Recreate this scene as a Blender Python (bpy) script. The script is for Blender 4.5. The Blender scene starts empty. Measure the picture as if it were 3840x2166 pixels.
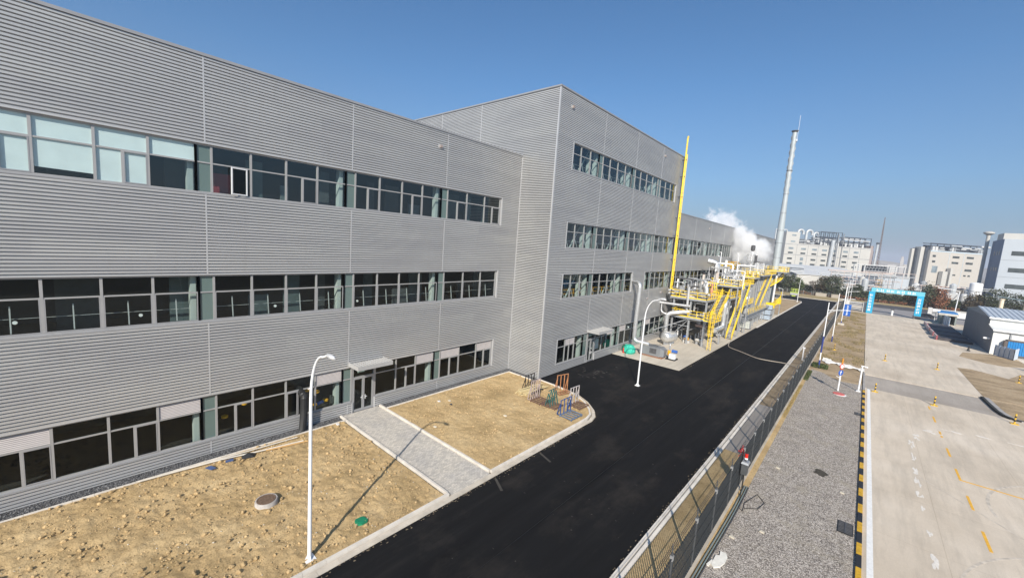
import bpy, math, random
import numpy as np
from mathutils import Vector, Matrix, noise
PI=math.pi
SC=bpy.context.scene
COL=SC.collection
rnd=random.Random(7)
# ------------------------------------------------------------------ mesh helpers
class MB:
    def __init__(s): s.v=[]; s.f=[]; s.m=[]; s.mi=0
    def add(s,vs,fs):
        n=len(s.v); s.v+=[tuple(p) for p in vs]
        for f in fs: s.f.append(tuple(n+i for i in f)); s.m.append(s.mi)
        return s
    def box(s,x0,x1,y0,y1,z0,z1):
        return s.add([(x0,y0,z0),(x1,y0,z0),(x1,y1,z0),(x0,y1,z0),(x0,y0,z1),(x1,y0,z1),(x1,y1,z1),(x0,y1,z1)],
          [(3,2,1,0),(4,5,6,7),(0,1,5,4),(1,2,6,5),(2,3,7,6),(3,0,4,7)])
    def quad(s,*p): return s.add(p,[tuple(range(len(p)))])
    def bar(s,p,q,w,h=None,up=(0,0,1)):
        h=h or w; p=Vector(p);q=Vector(q);d=(q-p)
        if d.length<1e-6: return s
        d.normalize();u=Vector(up)
        if abs(d.dot(u))>.99: u=Vector((0,1,0))
        a=d.cross(u).normalized()*w/2;b=a.cross(d).normalized()*h/2
        vs=[];
        for c in (p,q): vs+=[c-a-b,c+a-b,c+a+b,c-a+b]
        return s.add(vs,[(0,1,2,3),(7,6,5,4),(4,5,1,0),(5,6,2,1),(6,7,3,2),(7,4,0,3)])
    def tube(s,pts,r,n=8,caps=True):
        pts=[Vector(p) for p in pts]; k=len(pts)
        rs=r if isinstance(r,(list,tuple)) else [r]*k
        t0=(pts[1]-pts[0]).normalized();u=Vector((0,0,1)) if abs(t0.z)<.9 else Vector((1,0,0))
        a=t0.cross(u).normalized(); base=len(s.v); prev=t0
        for i,p in enumerate(pts):
            if i==0:t=t0
            elif i==k-1:t=(pts[-1]-pts[-2]).normalized()
            else:
                t=((pts[i+1]-p).normalized()+(p-pts[i-1]).normalized())
                t=t.normalized() if t.length>1e-5 else prev
            a=(a-t*a.dot(t)).normalized(); b=t.cross(a); prev=t
            for j in range(n):
                an=2*PI*j/n; s.v.append(tuple(p+a*math.cos(an)*rs[i]+b*math.sin(an)*rs[i]))
        for i in range(k-1):
            for j in range(n):
                s.f.append((base+i*n+j,base+i*n+(j+1)%n,base+(i+1)*n+(j+1)%n,base+(i+1)*n+j)); s.m.append(s.mi)
        if caps:
            s.f.append(tuple(base+j for j in reversed(range(n)))); s.m.append(s.mi)
            s.f.append(tuple(base+(k-1)*n+j for j in range(n))); s.m.append(s.mi)
        return s
    def cyl(s,c,r,z0,z1,n=12,r2=None): return s.tube([(c[0],c[1],z0),(c[0],c[1],z1)],[r,r if r2 is None else r2],n)
    def lathe(s,c,prof,n=16):
        base=len(s.v);k=len(prof)
        for r,z in prof:
            for j in range(n):
                an=2*PI*j/n; s.v.append((c[0]+r*math.cos(an),c[1]+r*math.sin(an),c[2]+z))
        for i in range(k-1):
            for j in range(n):
                s.f.append((base+i*n+j,base+i*n+(j+1)%n,base+(i+1)*n+(j+1)%n,base+(i+1)*n+j)); s.m.append(s.mi)
        s.f.append(tuple(base+j for j in reversed(range(n)))); s.m.append(s.mi)
        s.f.append(tuple(base+(k-1)*n+j for j in range(n))); s.m.append(s.mi)
        return s
    def prism(s,poly,z0,z1):
        n=len(poly); vs=[(x,y,z0) for x,y in poly]+[(x,y,z1) for x,y in poly]
        fs=[tuple(reversed(range(n))),tuple(range(n,2*n))]+[(i,(i+1)%n,n+(i+1)%n,n+i) for i in range(n)]
        return s.add(vs,fs)
def bend(pts,r=.4,n=5):
    """round the corners of a pipe path"""
    pts=[Vector(p) for p in pts]; out=[pts[0]]
    for i in range(1,len(pts)-1):
        a,b,c=pts[i-1],pts[i],pts[i+1]; d1=(a-b);d2=(c-b); rr=min(r,d1.length*.49,d2.length*.49)
        p=b+d1.normalized()*rr;q=b+d2.normalized()*rr
        for k in range(n+1):
            t=k/n; out.append(p*(1-t)**2+b*2*t*(1-t)+q*t*t)
    out.append(pts[-1]); return out
def wloc(o):
    v=Vector((0,0,0))
    while o: v+=o.location; o=o.parent
    return v
def obj(name,mb,mat,parent=None,smooth=False,loc=None):
    """world coordinate mesh -> object; vertices stored relative to the parent's world place (or to loc)"""
    me=bpy.data.meshes.new(name); off=wloc(parent) if parent else Vector(loc or (0,0,0))
    V=np.array(mb.v,dtype=float)-np.array(off)
    me.from_pydata(V.tolist(),[],mb.f)
    mats=mat if isinstance(mat,(list,tuple)) else [mat]
    for m in mats: me.materials.append(m)
    if len(mats)>1: me.polygons.foreach_set('material_index',mb.m)
    if smooth:
        me.polygons.foreach_set('use_smooth',[True]*len(me.polygons))
        try: me.set_sharp_from_angle(angle=math.radians(40))
        except Exception: pass
    me.update()
    o=bpy.data.objects.new(name,me); COL.objects.link(o)
    if parent: o.parent=parent
    else: o.location=off
    return o
def tag(o,label,cat,group=None,kind=None):
    if label: o['label']=label
    if cat: o['category']=cat
    if group: o['group']=group
    if kind: o['kind']=kind
    return o
def thing(name,label,cat,loc,group=None):
    o=bpy.data.objects.new(name,None); o.empty_display_size=.3; COL.objects.link(o); o.location=loc
    return tag(o,label,cat,group)
def struct(name,mb,mat,label=None,smooth=False):
    o=obj(name,mb,mat,None,smooth); o['kind']='structure'
    if label: o['label']=label; 
    return o
def dup(o,loc,label,rz=0,parent=None):
    c=o.copy(); COL.objects.link(c)
    if parent: c.parent=parent
    else: c.location=loc; c.rotation_euler=(0,0,rz); c['label']=label
    for ch in o.children:
        d=dup(ch,None,None,0,c)
    return c
# ------------------------------------------------------------------ materials
MC={}
def nt(name):
    m=bpy.data.materials.new(name); m.use_nodes=True; t=m.node_tree
    return m,t,t.nodes,t.links,t.nodes['Principled BSDF']
def mat(name,col,rough=.6,metal=0.,var=.12,scale=3.,bump=0.,bscale=30.,spec=None,dirt=None,stretch=None,coat=0):
    if name in MC: return MC[name]
    m,t,N,L,b=nt(name)
    tc=N.new('ShaderNodeTexCoord')
    src=tc.outputs['Object']
    if stretch:
        mp=N.new('ShaderNodeMapping'); mp.inputs['Scale'].default_value=stretch; L.new(src,mp.inputs[0]); src=mp.outputs[0]
    n1=N.new('ShaderNodeTexNoise'); n1.inputs['Scale'].default_value=scale; n1.inputs['Detail'].default_value=5; L.new(src,n1.inputs['Vector'])
    r=N.new('ShaderNodeValToRGB'); r.color_ramp.elements[0].position=.3; r.color_ramp.elements[1].position=.7
    lo=dirt or tuple(c*(1-var) for c in col); hi=tuple(min(1,c*(1+var)) for c in col)
    r.color_ramp.elements[0].color=(*lo,1); r.color_ramp.elements[1].color=(*hi,1)
    L.new(n1.outputs['Fac'],r.inputs[0]); L.new(r.outputs[0],b.inputs['Base Color'])
    b.inputs['Roughness'].default_value=rough; b.inputs['Metallic'].default_value=metal
    if spec is not None: b.inputs['Specular IOR Level'].default_value=spec
    if bump:
        n2=N.new('ShaderNodeTexNoise'); n2.inputs['Scale'].default_value=bscale; n2.inputs['Detail'].default_value=4; L.new(tc.outputs['Object'],n2.inputs['Vector'])
        bp=N.new('ShaderNodeBump'); bp.inputs['Strength'].default_value=bump; bp.inputs['Distance'].default_value=.02
        L.new(n2.outputs['Fac'],bp.inputs['Height']); L.new(bp.outputs[0],b.inputs['Normal'])
    MC[name]=m; return m
def glassmat(name,tint=(.42,.5,.48),refl=.55,ior=1.55):
    if name in MC: return MC[name]
    m,t,N,L,b=nt(name); N.remove(b)
    out=N['Material Output']
    tr=N.new('ShaderNodeBsdfTransparent'); tr.inputs[0].default_value=(*tint,1)
    gl=N.new('ShaderNodeBsdfGlossy'); gl.inputs['Roughness'].default_value=.015; gl.inputs[0].default_value=(.85*refl,.95*refl,.95*refl,1)
    fr=N.new('ShaderNodeFresnel'); ge=N.new('ShaderNodeNewGeometry'); io=N.new('ShaderNodeMath'); io.operation='MULTIPLY_ADD'; io.inputs[1].default_value=1/ior-ior; io.inputs[2].default_value=ior; L.new(ge.outputs['Backfacing'],io.inputs[0]); L.new(io.outputs[0],fr.inputs[0])
    tc=N.new('ShaderNodeTexCoord'); no=N.new('ShaderNodeTexNoise'); no.inputs['Scale'].default_value=.6; L.new(tc.outputs['Object'],no.inputs['Vector'])
    bp=N.new('ShaderNodeBump'); bp.inputs['Strength'].default_value=.05; bp.inputs['Distance'].default_value=.05; L.new(no.outputs['Fac'],bp.inputs['Height']); L.new(bp.outputs[0],gl.inputs['Normal'])
    mx=N.new('ShaderNodeMixShader'); L.new(fr.outputs[0],mx.inputs[0]); L.new(tr.outputs[0],mx.inputs[1]); L.new(gl.outputs[0],mx.inputs[2]); L.new(mx.outputs[0],out.inputs[0])
    MC[name]=m; return m
def ramp(N,L,src,stops):
    r=N.new('ShaderNodeValToRGB'); e=r.color_ramp.elements
    e[0].position=stops[0][0]; e[0].color=(*stops[0][1],1); e[1].position=stops[-1][0]; e[1].color=(*stops[-1][1],1)
    for p,c in stops[1:-1]:
        x=e.new(p); x.color=(*c,1)
    L.new(src,r.inputs[0]); return r
def mixc(N,L,f,a,b,mode='MIX'):
    m=N.new('ShaderNodeMix'); m.data_type='RGBA'; m.blend_type=mode
    if isinstance(f,(int,float)): m.inputs[0].default_value=f
    else: L.new(f,m.inputs[0])
    for i,x in ((6,a),(7,b)):
        if isinstance(x,tuple): m.inputs[i].default_value=(*x,1)
        else: L.new(x,m.inputs[i])
    return m.outputs[2]
def noisen(N,L,src,scale,detail=5,rough=.55):
    n=N.new('ShaderNodeTexNoise'); n.inputs['Scale'].default_value=scale; n.inputs['Detail'].default_value=detail; n.inputs['Roughness'].default_value=rough
    L.new(src,n.inputs['Vector']); return n.outputs['Fac']
def mapped(N,L,src,scale,rot=0):
    mp=N.new('ShaderNodeMapping'); mp.inputs['Scale'].default_value=scale; mp.inputs['Rotation'].default_value=(0,0,rot); L.new(src,mp.inputs[0]); return mp.outputs[0]
def bumpn(N,L,b,h,strength,dist):
    bp=N.new('ShaderNodeBump'); bp.inputs['Strength'].default_value=strength; bp.inputs['Distance'].default_value=dist
    L.new(h,bp.inputs['Height']); L.new(bp.outputs[0],b.inputs['Normal'])
def soil_mat():
    m,t,N,L,b=nt('dry tan soil'); tc=N.new('ShaderNodeTexCoord'); P=tc.outputs['Object']
    a=ramp(N,L,noisen(N,L,P,.35,6,.6),[(.28,(.34,.24,.115)),(.48,(.50,.355,.18)),(.72,(.61,.455,.25))])
    f=ramp(N,L,noisen(N,L,P,9,6,.7),[(.30,(.42,.39,.35)),(.5,(1,1,1)),(.8,(1.0,1.0,1.0))])
    c=mixc(N,L,.8,a.outputs[0],f.outputs[0],'MULTIPLY')
    L.new(c,b.inputs['Base Color']); b.inputs['Roughness'].default_value=.95; b.inputs['Specular IOR Level'].default_value=.15
    bumpn(N,L,b,noisen(N,L,P,14,6,.75),.9,.06)
    return m
def asphalt_mat():
    m,t,N,L,b=nt('fresh asphalt'); tc=N.new('ShaderNodeTexCoord'); P=tc.outputs['Object']
    base=ramp(N,L,noisen(N,L,mapped(N,L,P,(.9,.07,1)),1.3,6,.65),[(.3,(.006,.006,.0065)),(.55,(.010,.010,.0105)),(.8,(.022,.020,.019))])
    dust=ramp(N,L,noisen(N,L,mapped(N,L,P,(.25,.12,1)),1.1,7,.7),[(.52,(0,0,0)),(.85,(1,1,1))])
    c=mixc(N,L,dust.outputs[0],base.outputs[0],(.045,.038,.032))
    sp=ramp(N,L,noisen(N,L,P,60,2,.6),[(.3,(.65,.65,.65)),(.7,(1.3,1.3,1.3))])
    c=mixc(N,L,1.0,c,sp.outputs[0],'MULTIPLY')
    L.new(c,b.inputs['Base Color']); b.inputs['Roughness'].default_value=.9; b.inputs['Specular IOR Level'].default_value=.12
    bumpn(N,L,b,noisen(N,L,P,70,3,.6),.4,.01)
    return m
def gravel_mat(name,cols,scale,warm=None,bs=.8):
    m,t,N,L,b=nt(name); tc=N.new('ShaderNodeTexCoord'); P=tc.outputs['Object']
    v=N.new('ShaderNodeTexVoronoi'); v.inputs['Scale'].default_value=scale; v.inputs['Randomness'].default_value=1; L.new(P,v.inputs['Vector'])
    s=N.new('ShaderNodeSeparateColor'); L.new(v.outputs['Color'],s.inputs[0])
    a=ramp(N,L,s.outputs[0],[(0,cols[0]),(.5,cols[1]),(1,cols[2])])
    edge=ramp(N,L,v.outputs['Distance'],[(.35,(1,1,1)),(.8,(.35,.34,.33))])
    c=mixc(N,L,1.0,a.outputs[0],edge.outputs[0],'MULTIPLY')
    if warm:
        w=ramp(N,L,noisen(N,L,P,.6,7,.72),[(.50,(0,0,0)),(.75,(.85,.85,.85))])
        c=mixc(N,L,w.outputs[0],c,warm)
    big=ramp(N,L,noisen(N,L,P,.9,4,.6),[(.3,(.85,.85,.85)),(.7,(1.1,1.1,1.1))])
    c=mixc(N,L,1.0,c,big.outputs[0],'MULTIPLY')
    L.new(c,b.inputs['Base Color']); b.inputs['Roughness'].default_value=.9
    inv=N.new('ShaderNodeMath'); inv.operation='SUBTRACT'; inv.inputs[0].default_value=1; L.new(v.outputs['Distance'],inv.inputs[1])
    bumpn(N,L,b,inv.outputs[0],bs,.04)
    return m
def concrete_mat(name,c0,c1,c2,joint=None,dirt=(.25,.22,.18)):
    m,t,N,L,b=nt(name); tc=N.new('ShaderNodeTexCoord'); P=tc.outputs['Object']
    a=ramp(N,L,noisen(N,L,P,.12,7,.62),[(.3,c0),(.52,c1),(.75,c2)])
    d=ramp(N,L,noisen(N,L,mapped(N,L,P,(1.6,.18,1),.08),.7,6,.7),[(.44,(0,0,0)),(.8,(.5,.5,.5))])
    c=mixc(N,L,d.outputs[0],a.outputs[0],dirt)
    g=ramp(N,L,noisen(N,L,P,22,4,.7),[(.3,(.9,.9,.9)),(.7,(1.06,1.06,1.06))])
    c=mixc(N,L,1.0,c,g.outputs[0],'MULTIPLY')
    if joint:
        br=N.new('ShaderNodeTexBrick'); br.offset=0; br.inputs['Scale'].default_value=1; br.inputs['Brick Width'].default_value=joint[0]; br.inputs['Row Height'].default_value=joint[1]
        br.inputs['Mortar Size'].default_value=joint[2]; br.inputs['Mortar Smooth'].default_value=.3
        br.inputs['Color1'].default_value=(1,1,1,1); br.inputs['Color2'].default_value=(.96,.96,.96,1); br.inputs['Mortar'].default_value=(.74,.71,.67,1)
        L.new(P,br.inputs['Vector']); c=mixc(N,L,1.0,c,br.outputs['Color'],'MULTIPLY')
    L.new(c,b.inputs['Base Color']); b.inputs['Roughness'].default_value=.88; b.inputs['Specular IOR Level'].default_value=.25
    bumpn(N,L,b,noisen(N,L,P,45,3,.6),.2,.008)
    return m
def paver_mat():
    m,t,N,L,b=nt('grey pavers'); tc=N.new('ShaderNodeTexCoord'); P=tc.outputs['Object']
    br=N.new('ShaderNodeTexBrick'); br.inputs['Scale'].default_value=1; br.inputs['Brick Width'].default_value=.24; br.inputs['Row Height'].default_value=.12; br.inputs['Mortar Size'].default_value=.006
    br.inputs['Color1'].default_value=(.42,.395,.36,1); br.inputs['Color2'].default_value=(.60,.56,.50,1); br.inputs['Mortar'].default_value=(.26,.24,.2,1)
    L.new(mapped(N,L,P,(1,1,1),PI/2),br.inputs['Vector'])
    d=ramp(N,L,noisen(N,L,P,.5,6,.7),[(.35,(.85,.85,.87)),(.65,(1.08,1.05,1.0))])
    c=mixc(N,L,1.0,br.outputs['Color'],d.outputs[0],'MULTIPLY')
    w=ramp(N,L,noisen(N,L,mapped(N,L,P,(.4,1.2,1)),1.0,5,.7),[(.55,(0,0,0)),(.8,(.6,.6,.6))])
    c=mixc(N,L,w.outputs[0],c,(.58,.54,.47))
    L.new(c,b.inputs['Base Color']); b.inputs['Roughness'].default_value=.9
    bumpn(N,L,b,br.outputs['Fac'],.4,.004)
    return m
def grass_mat():
    m,t,N,L,b=nt('dry scrub ground'); tc=N.new('ShaderNodeTexCoord'); P=tc.outputs['Object']
    a=ramp(N,L,noisen(N,L,mapped(N,L,P,(.5,1,1)),.5,8,.7),[(.3,(.15,.12,.065)),(.40,(.30,.215,.12)),(.54,(.44,.32,.19)),(.75,(.52,.41,.27))])
    f=ramp(N,L,noisen(N,L,P,7,5,.7),[(.3,(.6,.6,.6)),(.65,(1.1,1.1,1.1))])
    c=mixc(N,L,1.0,a.outputs[0],f.outputs[0],'MULTIPLY')
    L.new(c,b.inputs['Base Color']); b.inputs['Roughness'].default_value=.95
    bumpn(N,L,b,noisen(N,L,P,6,6,.7),.9,.08)
    return m
def stripe_mat():
    m,t,N,L,b=nt('hazard stripes'); tc=N.new('ShaderNodeTexCoord'); s=N.new('ShaderNodeSeparateXYZ'); L.new(tc.outputs['Object'],s.inputs[0])
    a=N.new('ShaderNodeMath'); a.operation='MULTIPLY'; a.operation='MULTIPLY_ADD'; a.inputs[1].default_value=1/2.34; a.inputs[2].default_value=.216; L.new(s.outputs[1],a.inputs[0])
    f=N.new('ShaderNodeMath'); f.operation='FRACT'; L.new(a.outputs[0],f.inputs[0])
    g=N.new('ShaderNodeMath'); g.operation='GREATER_THAN'; g.inputs[1].default_value=.5; L.new(f.outputs[0],g.inputs[0])
    n=noisen(N,L,tc.outputs['Object'],5,6,.7)
    w=ramp(N,L,n,[(.35,(.65,.62,.6)),(.55,(1,1,1))])
    c=mixc(N,L,g.outputs[0],(.62,.36,.02),(.022,.022,.024)); c=mixc(N,L,1.0,c,w.outputs[0],'MULTIPLY')
    L.new(c,b.inputs['Base Color']); b.inputs['Roughness'].default_value=.6
    return m
def clad_mat():
    m,t,N,L,b=nt('silver cladding'); tc=N.new('ShaderNodeTexCoord'); P=tc.outputs['Object']
    a=ramp(N,L,noisen(N,L,mapped(N,L,P,(.3,.15,1.2)),.8,6,.65),[(.3,(.46,.46,.46)),(.7,(.53,.528,.522))])
    d=ramp(N,L,noisen(N,L,mapped(N,L,P,(1.5,1.5,.12)),1.5,6,.7),[(.55,(1,1,1)),(.85,(.90,.89,.87))])
    c=mixc(N,L,1.0,a.outputs[0],d.outputs[0],'MULTIPLY')
    sx=N.new('ShaderNodeSeparateXYZ'); L.new(P,sx.inputs[0]); cb=N.new('ShaderNodeCombineXYZ'); ad=N.new('ShaderNodeMath'); L.new(sx.outputs[0],ad.inputs[0]); L.new(sx.outputs[1],ad.inputs[1]); L.new(ad.outputs[0],cb.inputs[0]); L.new(sx.outputs[2],cb.inputs[1])
    br=N.new('ShaderNodeTexBrick'); br.offset=.5; br.inputs['Scale'].default_value=1; br.inputs['Brick Width'].default_value=4.5; br.inputs['Row Height'].default_value=.9; br.inputs['Mortar Size'].default_value=0
    br.inputs['Color1'].default_value=(.94,.94,.95,1); br.inputs['Color2'].default_value=(1.03,1.03,1.02,1); L.new(cb.outputs[0],br.inputs['Vector']); c=mixc(N,L,1.0,c,br.outputs['Color'],'MULTIPLY')
    L.new(c,b.inputs['Base Color']); b.inputs['Roughness'].default_value=.36; b.inputs['Metallic'].default_value=.3
    bumpn(N,L,b,noisen(N,L,P,.7,3,.5),.08,.05)
    return m
CLAD=clad_mat()
TRIM=mat('aluminium trim',(.34,.34,.345),.45,.3,.05,1.)
TRIML=mat('pale aluminium trim',(.50,.50,.50),.42,.3,.04,1.)
WFR=mat('window frame grey',(.36,.355,.35),.45,.2,.05,2.)
GLASS=glassmat('tinted window glass',(.82,.88,.86),.6)
GLASSU=glassmat('upper window glass',(.80,.88,.88),.85,1.95)
SPAN=mat('green grey spandrel glass',(.115,.165,.155),.12,0,.05,.5,spec=.6)
BLIND=mat('pale blue roller blind',(.84,.86,.85),.8,0,.05,1.2)
LOUV=mat('beige louvre',(.50,.46,.44),.6,.1,.04,2.)
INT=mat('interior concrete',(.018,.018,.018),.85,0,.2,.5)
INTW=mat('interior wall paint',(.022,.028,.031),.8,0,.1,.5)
COLM=mat('pale green column paint',(.46,.50,.48),.6,0,.05,1.)
ROOF=mat('roof membrane',(.40,.40,.40),.8,0,.1,.4)
YEL=mat('yellow safety paint',(.95,.61,.03),.5,0,.2,3.)
YELD=mat('amber safety paint',(.72,.36,.015),.45,0,.1,2.)
STEEL=mat('galvanised steel',(.42,.43,.44),.45,.5,.15,3.)
STEELD=mat('dark weathered steel',(.085,.085,.09),.6,.2,.25,3.)
SILV=mat('silver jacketing',(.68,.68,.67),.32,.65,.1,1.5,bump=.1,bscale=4)
SILVM=mat('matt aluminium jacketing',(.62,.62,.62),.42,.5,.1,1.5)
WHITE=mat('white paint',(.78,.78,.78),.4,0,.04,2.)
KERB=mat('kerb stone',(.64,.59,.52),.85,0,.14,1.6,bump=.2,bscale=40)
BLACKP=mat('black rubber',(.018,.018,.018),.55,0,.2,4.)
GREY=mat('grey enclosure paint',(.20,.21,.22),.5,.1,.08,2.)
SOIL=soil_mat(); ASPH=asphalt_mat(); PAVE=paver_mat(); DRY=grass_mat(); STR=stripe_mat()
GRAV=gravel_mat('light gravel',[(.20,.17,.142),(.45,.395,.34),(.78,.70,.61)],21,(.36,.31,.23))
PEB=gravel_mat('dark pebbles',[(.05,.05,.052),(.12,.12,.125),(.26,.26,.26)],15)
YARD=concrete_mat('yard concrete',(.52,.435,.335),(.63,.54,.43),(.72,.63,.52),(5.,6.,.012))
PADC=concrete_mat('pad concrete',(.50,.44,.35),(.56,.50,.41),(.62,.56,.47))
OLDC=concrete_mat('old grey concrete',(.30,.26,.215),(.38,.335,.29),(.46,.41,.35))
YLINE=mat('yellow road paint',(.74,.40,.04),.7,0,.15,8.)
WLINE=mat('white road paint',(.74,.73,.70),.75,0,.08,6.)
SKYALT,AIR,DUST,OZ,SKYS,SUNE,EXPO=0,1.0,.6,2.0,.086,5.0,.33; HZC=(2.15,2.4,3.25)
# ------------------------------------------------------------------ ground & paving
g=MB(); g.box(-2500,2500,-2500,3500,-.6,-.12); struct('ground',g,mat('far ground',(.21,.18,.14),.95,0,.3,.02))
def strip(name,poly,z,m,th=.1,label=None):
    b=MB(); b.prism(poly,z-th,z); return struct(name,b,m,label)
R=lambda x0,x1,y0,y1:[(x0,y0),(x1,y0),(x1,y1),(x0,y1)]
curve=[(4.6,28.44),(7.18,28.5),(9.86,28.14),(11.65,27.17),(13.04,25.98),(13.78,24.9),(14.03,23.78),(14.0,22.69)]
strip('asphalt_road',[(14.0,-45),(23.05,-45),(23.05,193.2),(-60,197.5),(-60,178.5),(9.0,176.8),(11.5,176.2),(13.6,173.5),(14.0,169),(13.8,92),(13.8,45.7),(4.4,45.5),(4.4,28.5)]+[(4.6,28.44)]+curve[1:],0,ASPH)
strip('concrete_pad',R(4.4,13.8,45.6,122),.03,PADC)
strip('verge',[(4.4,122),(13.8,122),(13.9,169),(13.4,173.3),(11.4,176),(4.4,176.8)],.03,DRY)
strip('paved_path',R(0.02,13.9,8.55,11.72),.02,PAVE)
strip('pebble_strip',R(.0,.95,-45,8.3),.03,PEB)
strip('pebble_strip',R(.0,.95,12.0,28.5),.03,PEB)
strip('pebble_strip',R(.95,4.46,27.6,28.52),.03,PEB)
# soil beds: real relief
def bed(name,x0,x1,y0,y1,inside,dx,amp=1.0,seed=0):
    xs=np.arange(x0,x1+1e-6,dx); ys=np.arange(y0,y1+1e-6,dx); nx,ny=len(xs),len(ys)
    vs=[];keep={}
    for j,y in enumerate(ys):
        for i,x in enumerate(xs):
            k=inside(x,y)
            if k<-.15: continue
            e=min(1,max(0,k)/.5)
            h=.07*noise.noise((x*.35,y*.35,seed))+.05*abs(noise.noise((x*2.2+y*.8,y*.9,seed+12)))+.05*noise.noise((x*1.3,y*1.3,seed+3))+.045*noise.noise((x*3.1,y*3.1,seed+5))+.05*max(0,noise.noise((x*6.3,y*6.3,seed+9)))*(.6+noise.noise((x*.5,y*.5,8)))
            f=noise.noise((x*.22,y*.22,seed+20))
            h+=.05*abs(noise.noise((x*9,y*9,seed+1)))*max(0,.5+f)
            keep[(i,j)]=len(vs); vs.append((x,y,.06+h*amp*(.3+.7*e)))
    fs=[]
    for (i,j),a in keep.items():
        b_=keep.get((i+1,j));c_=keep.get((i+1,j+1));d_=keep.get((i,j+1))
        if b_ is not None and c_ is not None and d_ is not None: fs.append((a,b_,c_,d_))
    m=MB(); m.v=vs; m.f=fs; m.m=[0]*len(fs)
    o=obj(name,m,SOIL,None,True); o['kind']='structure'; return o
def in1(x,y): return min(x-1.05,13.42-x,8.22-y)
def in2(x,y):
    # inside the curved second bed
    d=min(x-1.05,13.5-x,y-12.0,(27.55-y) if x<4.5 else 28.3-y)
    if x>7.0 and y>22.5:
        cx,cy,r=8.3,22.6,5.35
        d=min(d,r-math.hypot(x-cx,y-cy))
    return d
bed('soil_bed',1.05,13.45,-14,8.25,in1,.085,1.15,1)
bed('soil_bed',1.05,13.5,12.0,28.3,in2,.10,.8,5)
def clods(n,fn,x0,x1,y0,y1,smin,smax,seed,matl,name,label,z=.07,clump=.0):
    r=random.Random(seed); V=[];F=[]
    ico=[(0,0,1),(.9,0,.3),(.3,.85,.35),(-.75,.5,.3),(-.7,-.55,.35),(.25,-.9,.3),(.6,.5,-.5),(-.4,.6,-.6),(-.8,0,-.5),(-.2,-.7,-.6),(.6,-.5,-.5)]
    fc=[(0,1,2),(0,2,3),(0,3,4),(0,4,5),(0,5,1),(1,6,2),(2,7,3),(3,8,4),(4,9,5),(5,10,1),(2,6,7),(3,7,8),(4,8,9),(5,9,10),(1,10,6)]
    k=0
    while k<n:
        x=r.uniform(x0,x1);y=r.uniform(y0,y1)
        if fn(x,y)<.05: continue
        if clump and noise.noise((x*.45,y*.45,seed))<clump*r.uniform(-1,1.2): continue
        k+=1; s=smin+(smax-smin)*r.random()**3.2; a=r.uniform(0,6.28);ca,sa=math.cos(a),math.sin(a);b=len(V)
        sx,sy,sz=s*r.uniform(.7,1.3),s*r.uniform(.7,1.2),s*r.uniform(.5,.9)
        for p in ico:
            q=(p[0]*r.uniform(.8,1.15)*sx,p[1]*r.uniform(.8,1.15)*sy,p[2]*sz)
            V.append((x+q[0]*ca-q[1]*sa,y+q[0]*sa+q[1]*ca,z+s*.25+q[2]))
        F+=[tuple(b+i for i in f) for f in fc]
    m=MB(); m.v=V;m.f=F;m.m=[0]*len(F)
    o=obj(name,m,matl); tag(o,label,None,None,'stuff'); return o
CLOD=mat('dry clod',(.48,.35,.19),.95,0,.25,2.5,spec=.1)
CLODL=mat('pale stone',(.52,.47,.38),.9,0,.15,4.)
clods(5200,in1,1,13.4,-12,8.2,.010,.045,3,CLOD,'soil_clods','fine loose tan earth over the near bed',.10,.3)
clods(2600,in1,1,13.4,-12,8.2,.022,.125,41,mat('brown clod',(.45,.32,.165),.95,0,.3,2.,spec=.1),'soil_clods','clusters of large brown clods in the near bed',.09,1.1)
clods(2400,in2,1,13.5,12,28,.012,.085,4,CLOD,'soil_clods','loose tan earth clods over the far bed beside the racks',.09,.6)
clods(420,in1,1,13.4,-12,8.2,.015,.05,13,CLODL,'pale_stones','pale stones scattered over the near bed',.12,.3)
clods(3200,lambda x,y:1,.05,.93,-12,8.2,.02,.05,23,PEB,'pebbles','dark grey pebbles along the foot of the long wall',.03)
clods(2600,lambda x,y:1,25.95,31.3,9,30,.015,.055,33,mat('gravel stone',(.34,.33,.325),.9,0,.4,6.),'gravel_stones','grey crushed stones on the strip behind the fence',.02)
# kerbs
def kerbline(mb,pts,w,z0,z1,L=1.0,gap=.012):
    """blocks laid end to end along a line"""
    pts=[Vector((p[0],p[1],0)) for p in pts]
    for a,b in zip(pts,pts[1:]):
        d=b-a; n=max(1,round(d.length/L)); u=d.normalized()
        for i in range(n):
            p=a+d*(i/n)+u*gap/2; q=a+d*((i+1)/n)-u*gap/2; zz=z1+rnd.uniform(-.006,.006)
            mb.bar((p.x,p.y,(z0+zz)/2),(q.x,q.y,(z0+zz)/2),w,zz-z0)
k=MB()
kerbline(k,[(13.52,-30),(13.52,8.4)],.16,-.05,.16); kerbline(k,[(1.02,-30),(1.02,8.3)],.12,-.05,.12,.8)
kerbline(k,[(1.1,8.4),(13.4,8.4)],.14,-.05,.15,.8); kerbline(k,[(.1,8.42),(1.0,8.42)],.14,-.05,.15,.8)
struct('kerb',k,KERB)
k=MB()
inner=[(13.52,22.7),(13.5,23.7),(13.28,24.65),(12.62,25.6),(11.35,26.8),(9.7,27.68),(7.15,28.12),(4.7,28.2)]
kerbline(k,[(13.52,11.9)]+inner,.16,-.05,.16,.8); kerbline(k,[(.1,11.86),(13.42,11.86)],.14,-.05,.15,.8)
kerbline(k,[(1.02,12.0),(1.02,27.5),(4.6,27.5)],.12,-.05,.14,.8)
struct('kerb',k,KERB)
k=MB(); kerbline(k,[(13.82,-30),(13.82,22.7)],.36,-.05,.03,1.0); struct('gutter_strip',k,mat('gutter stone',(.52,.46,.38),.9,0,.18,1.4,bump=.2))
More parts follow.
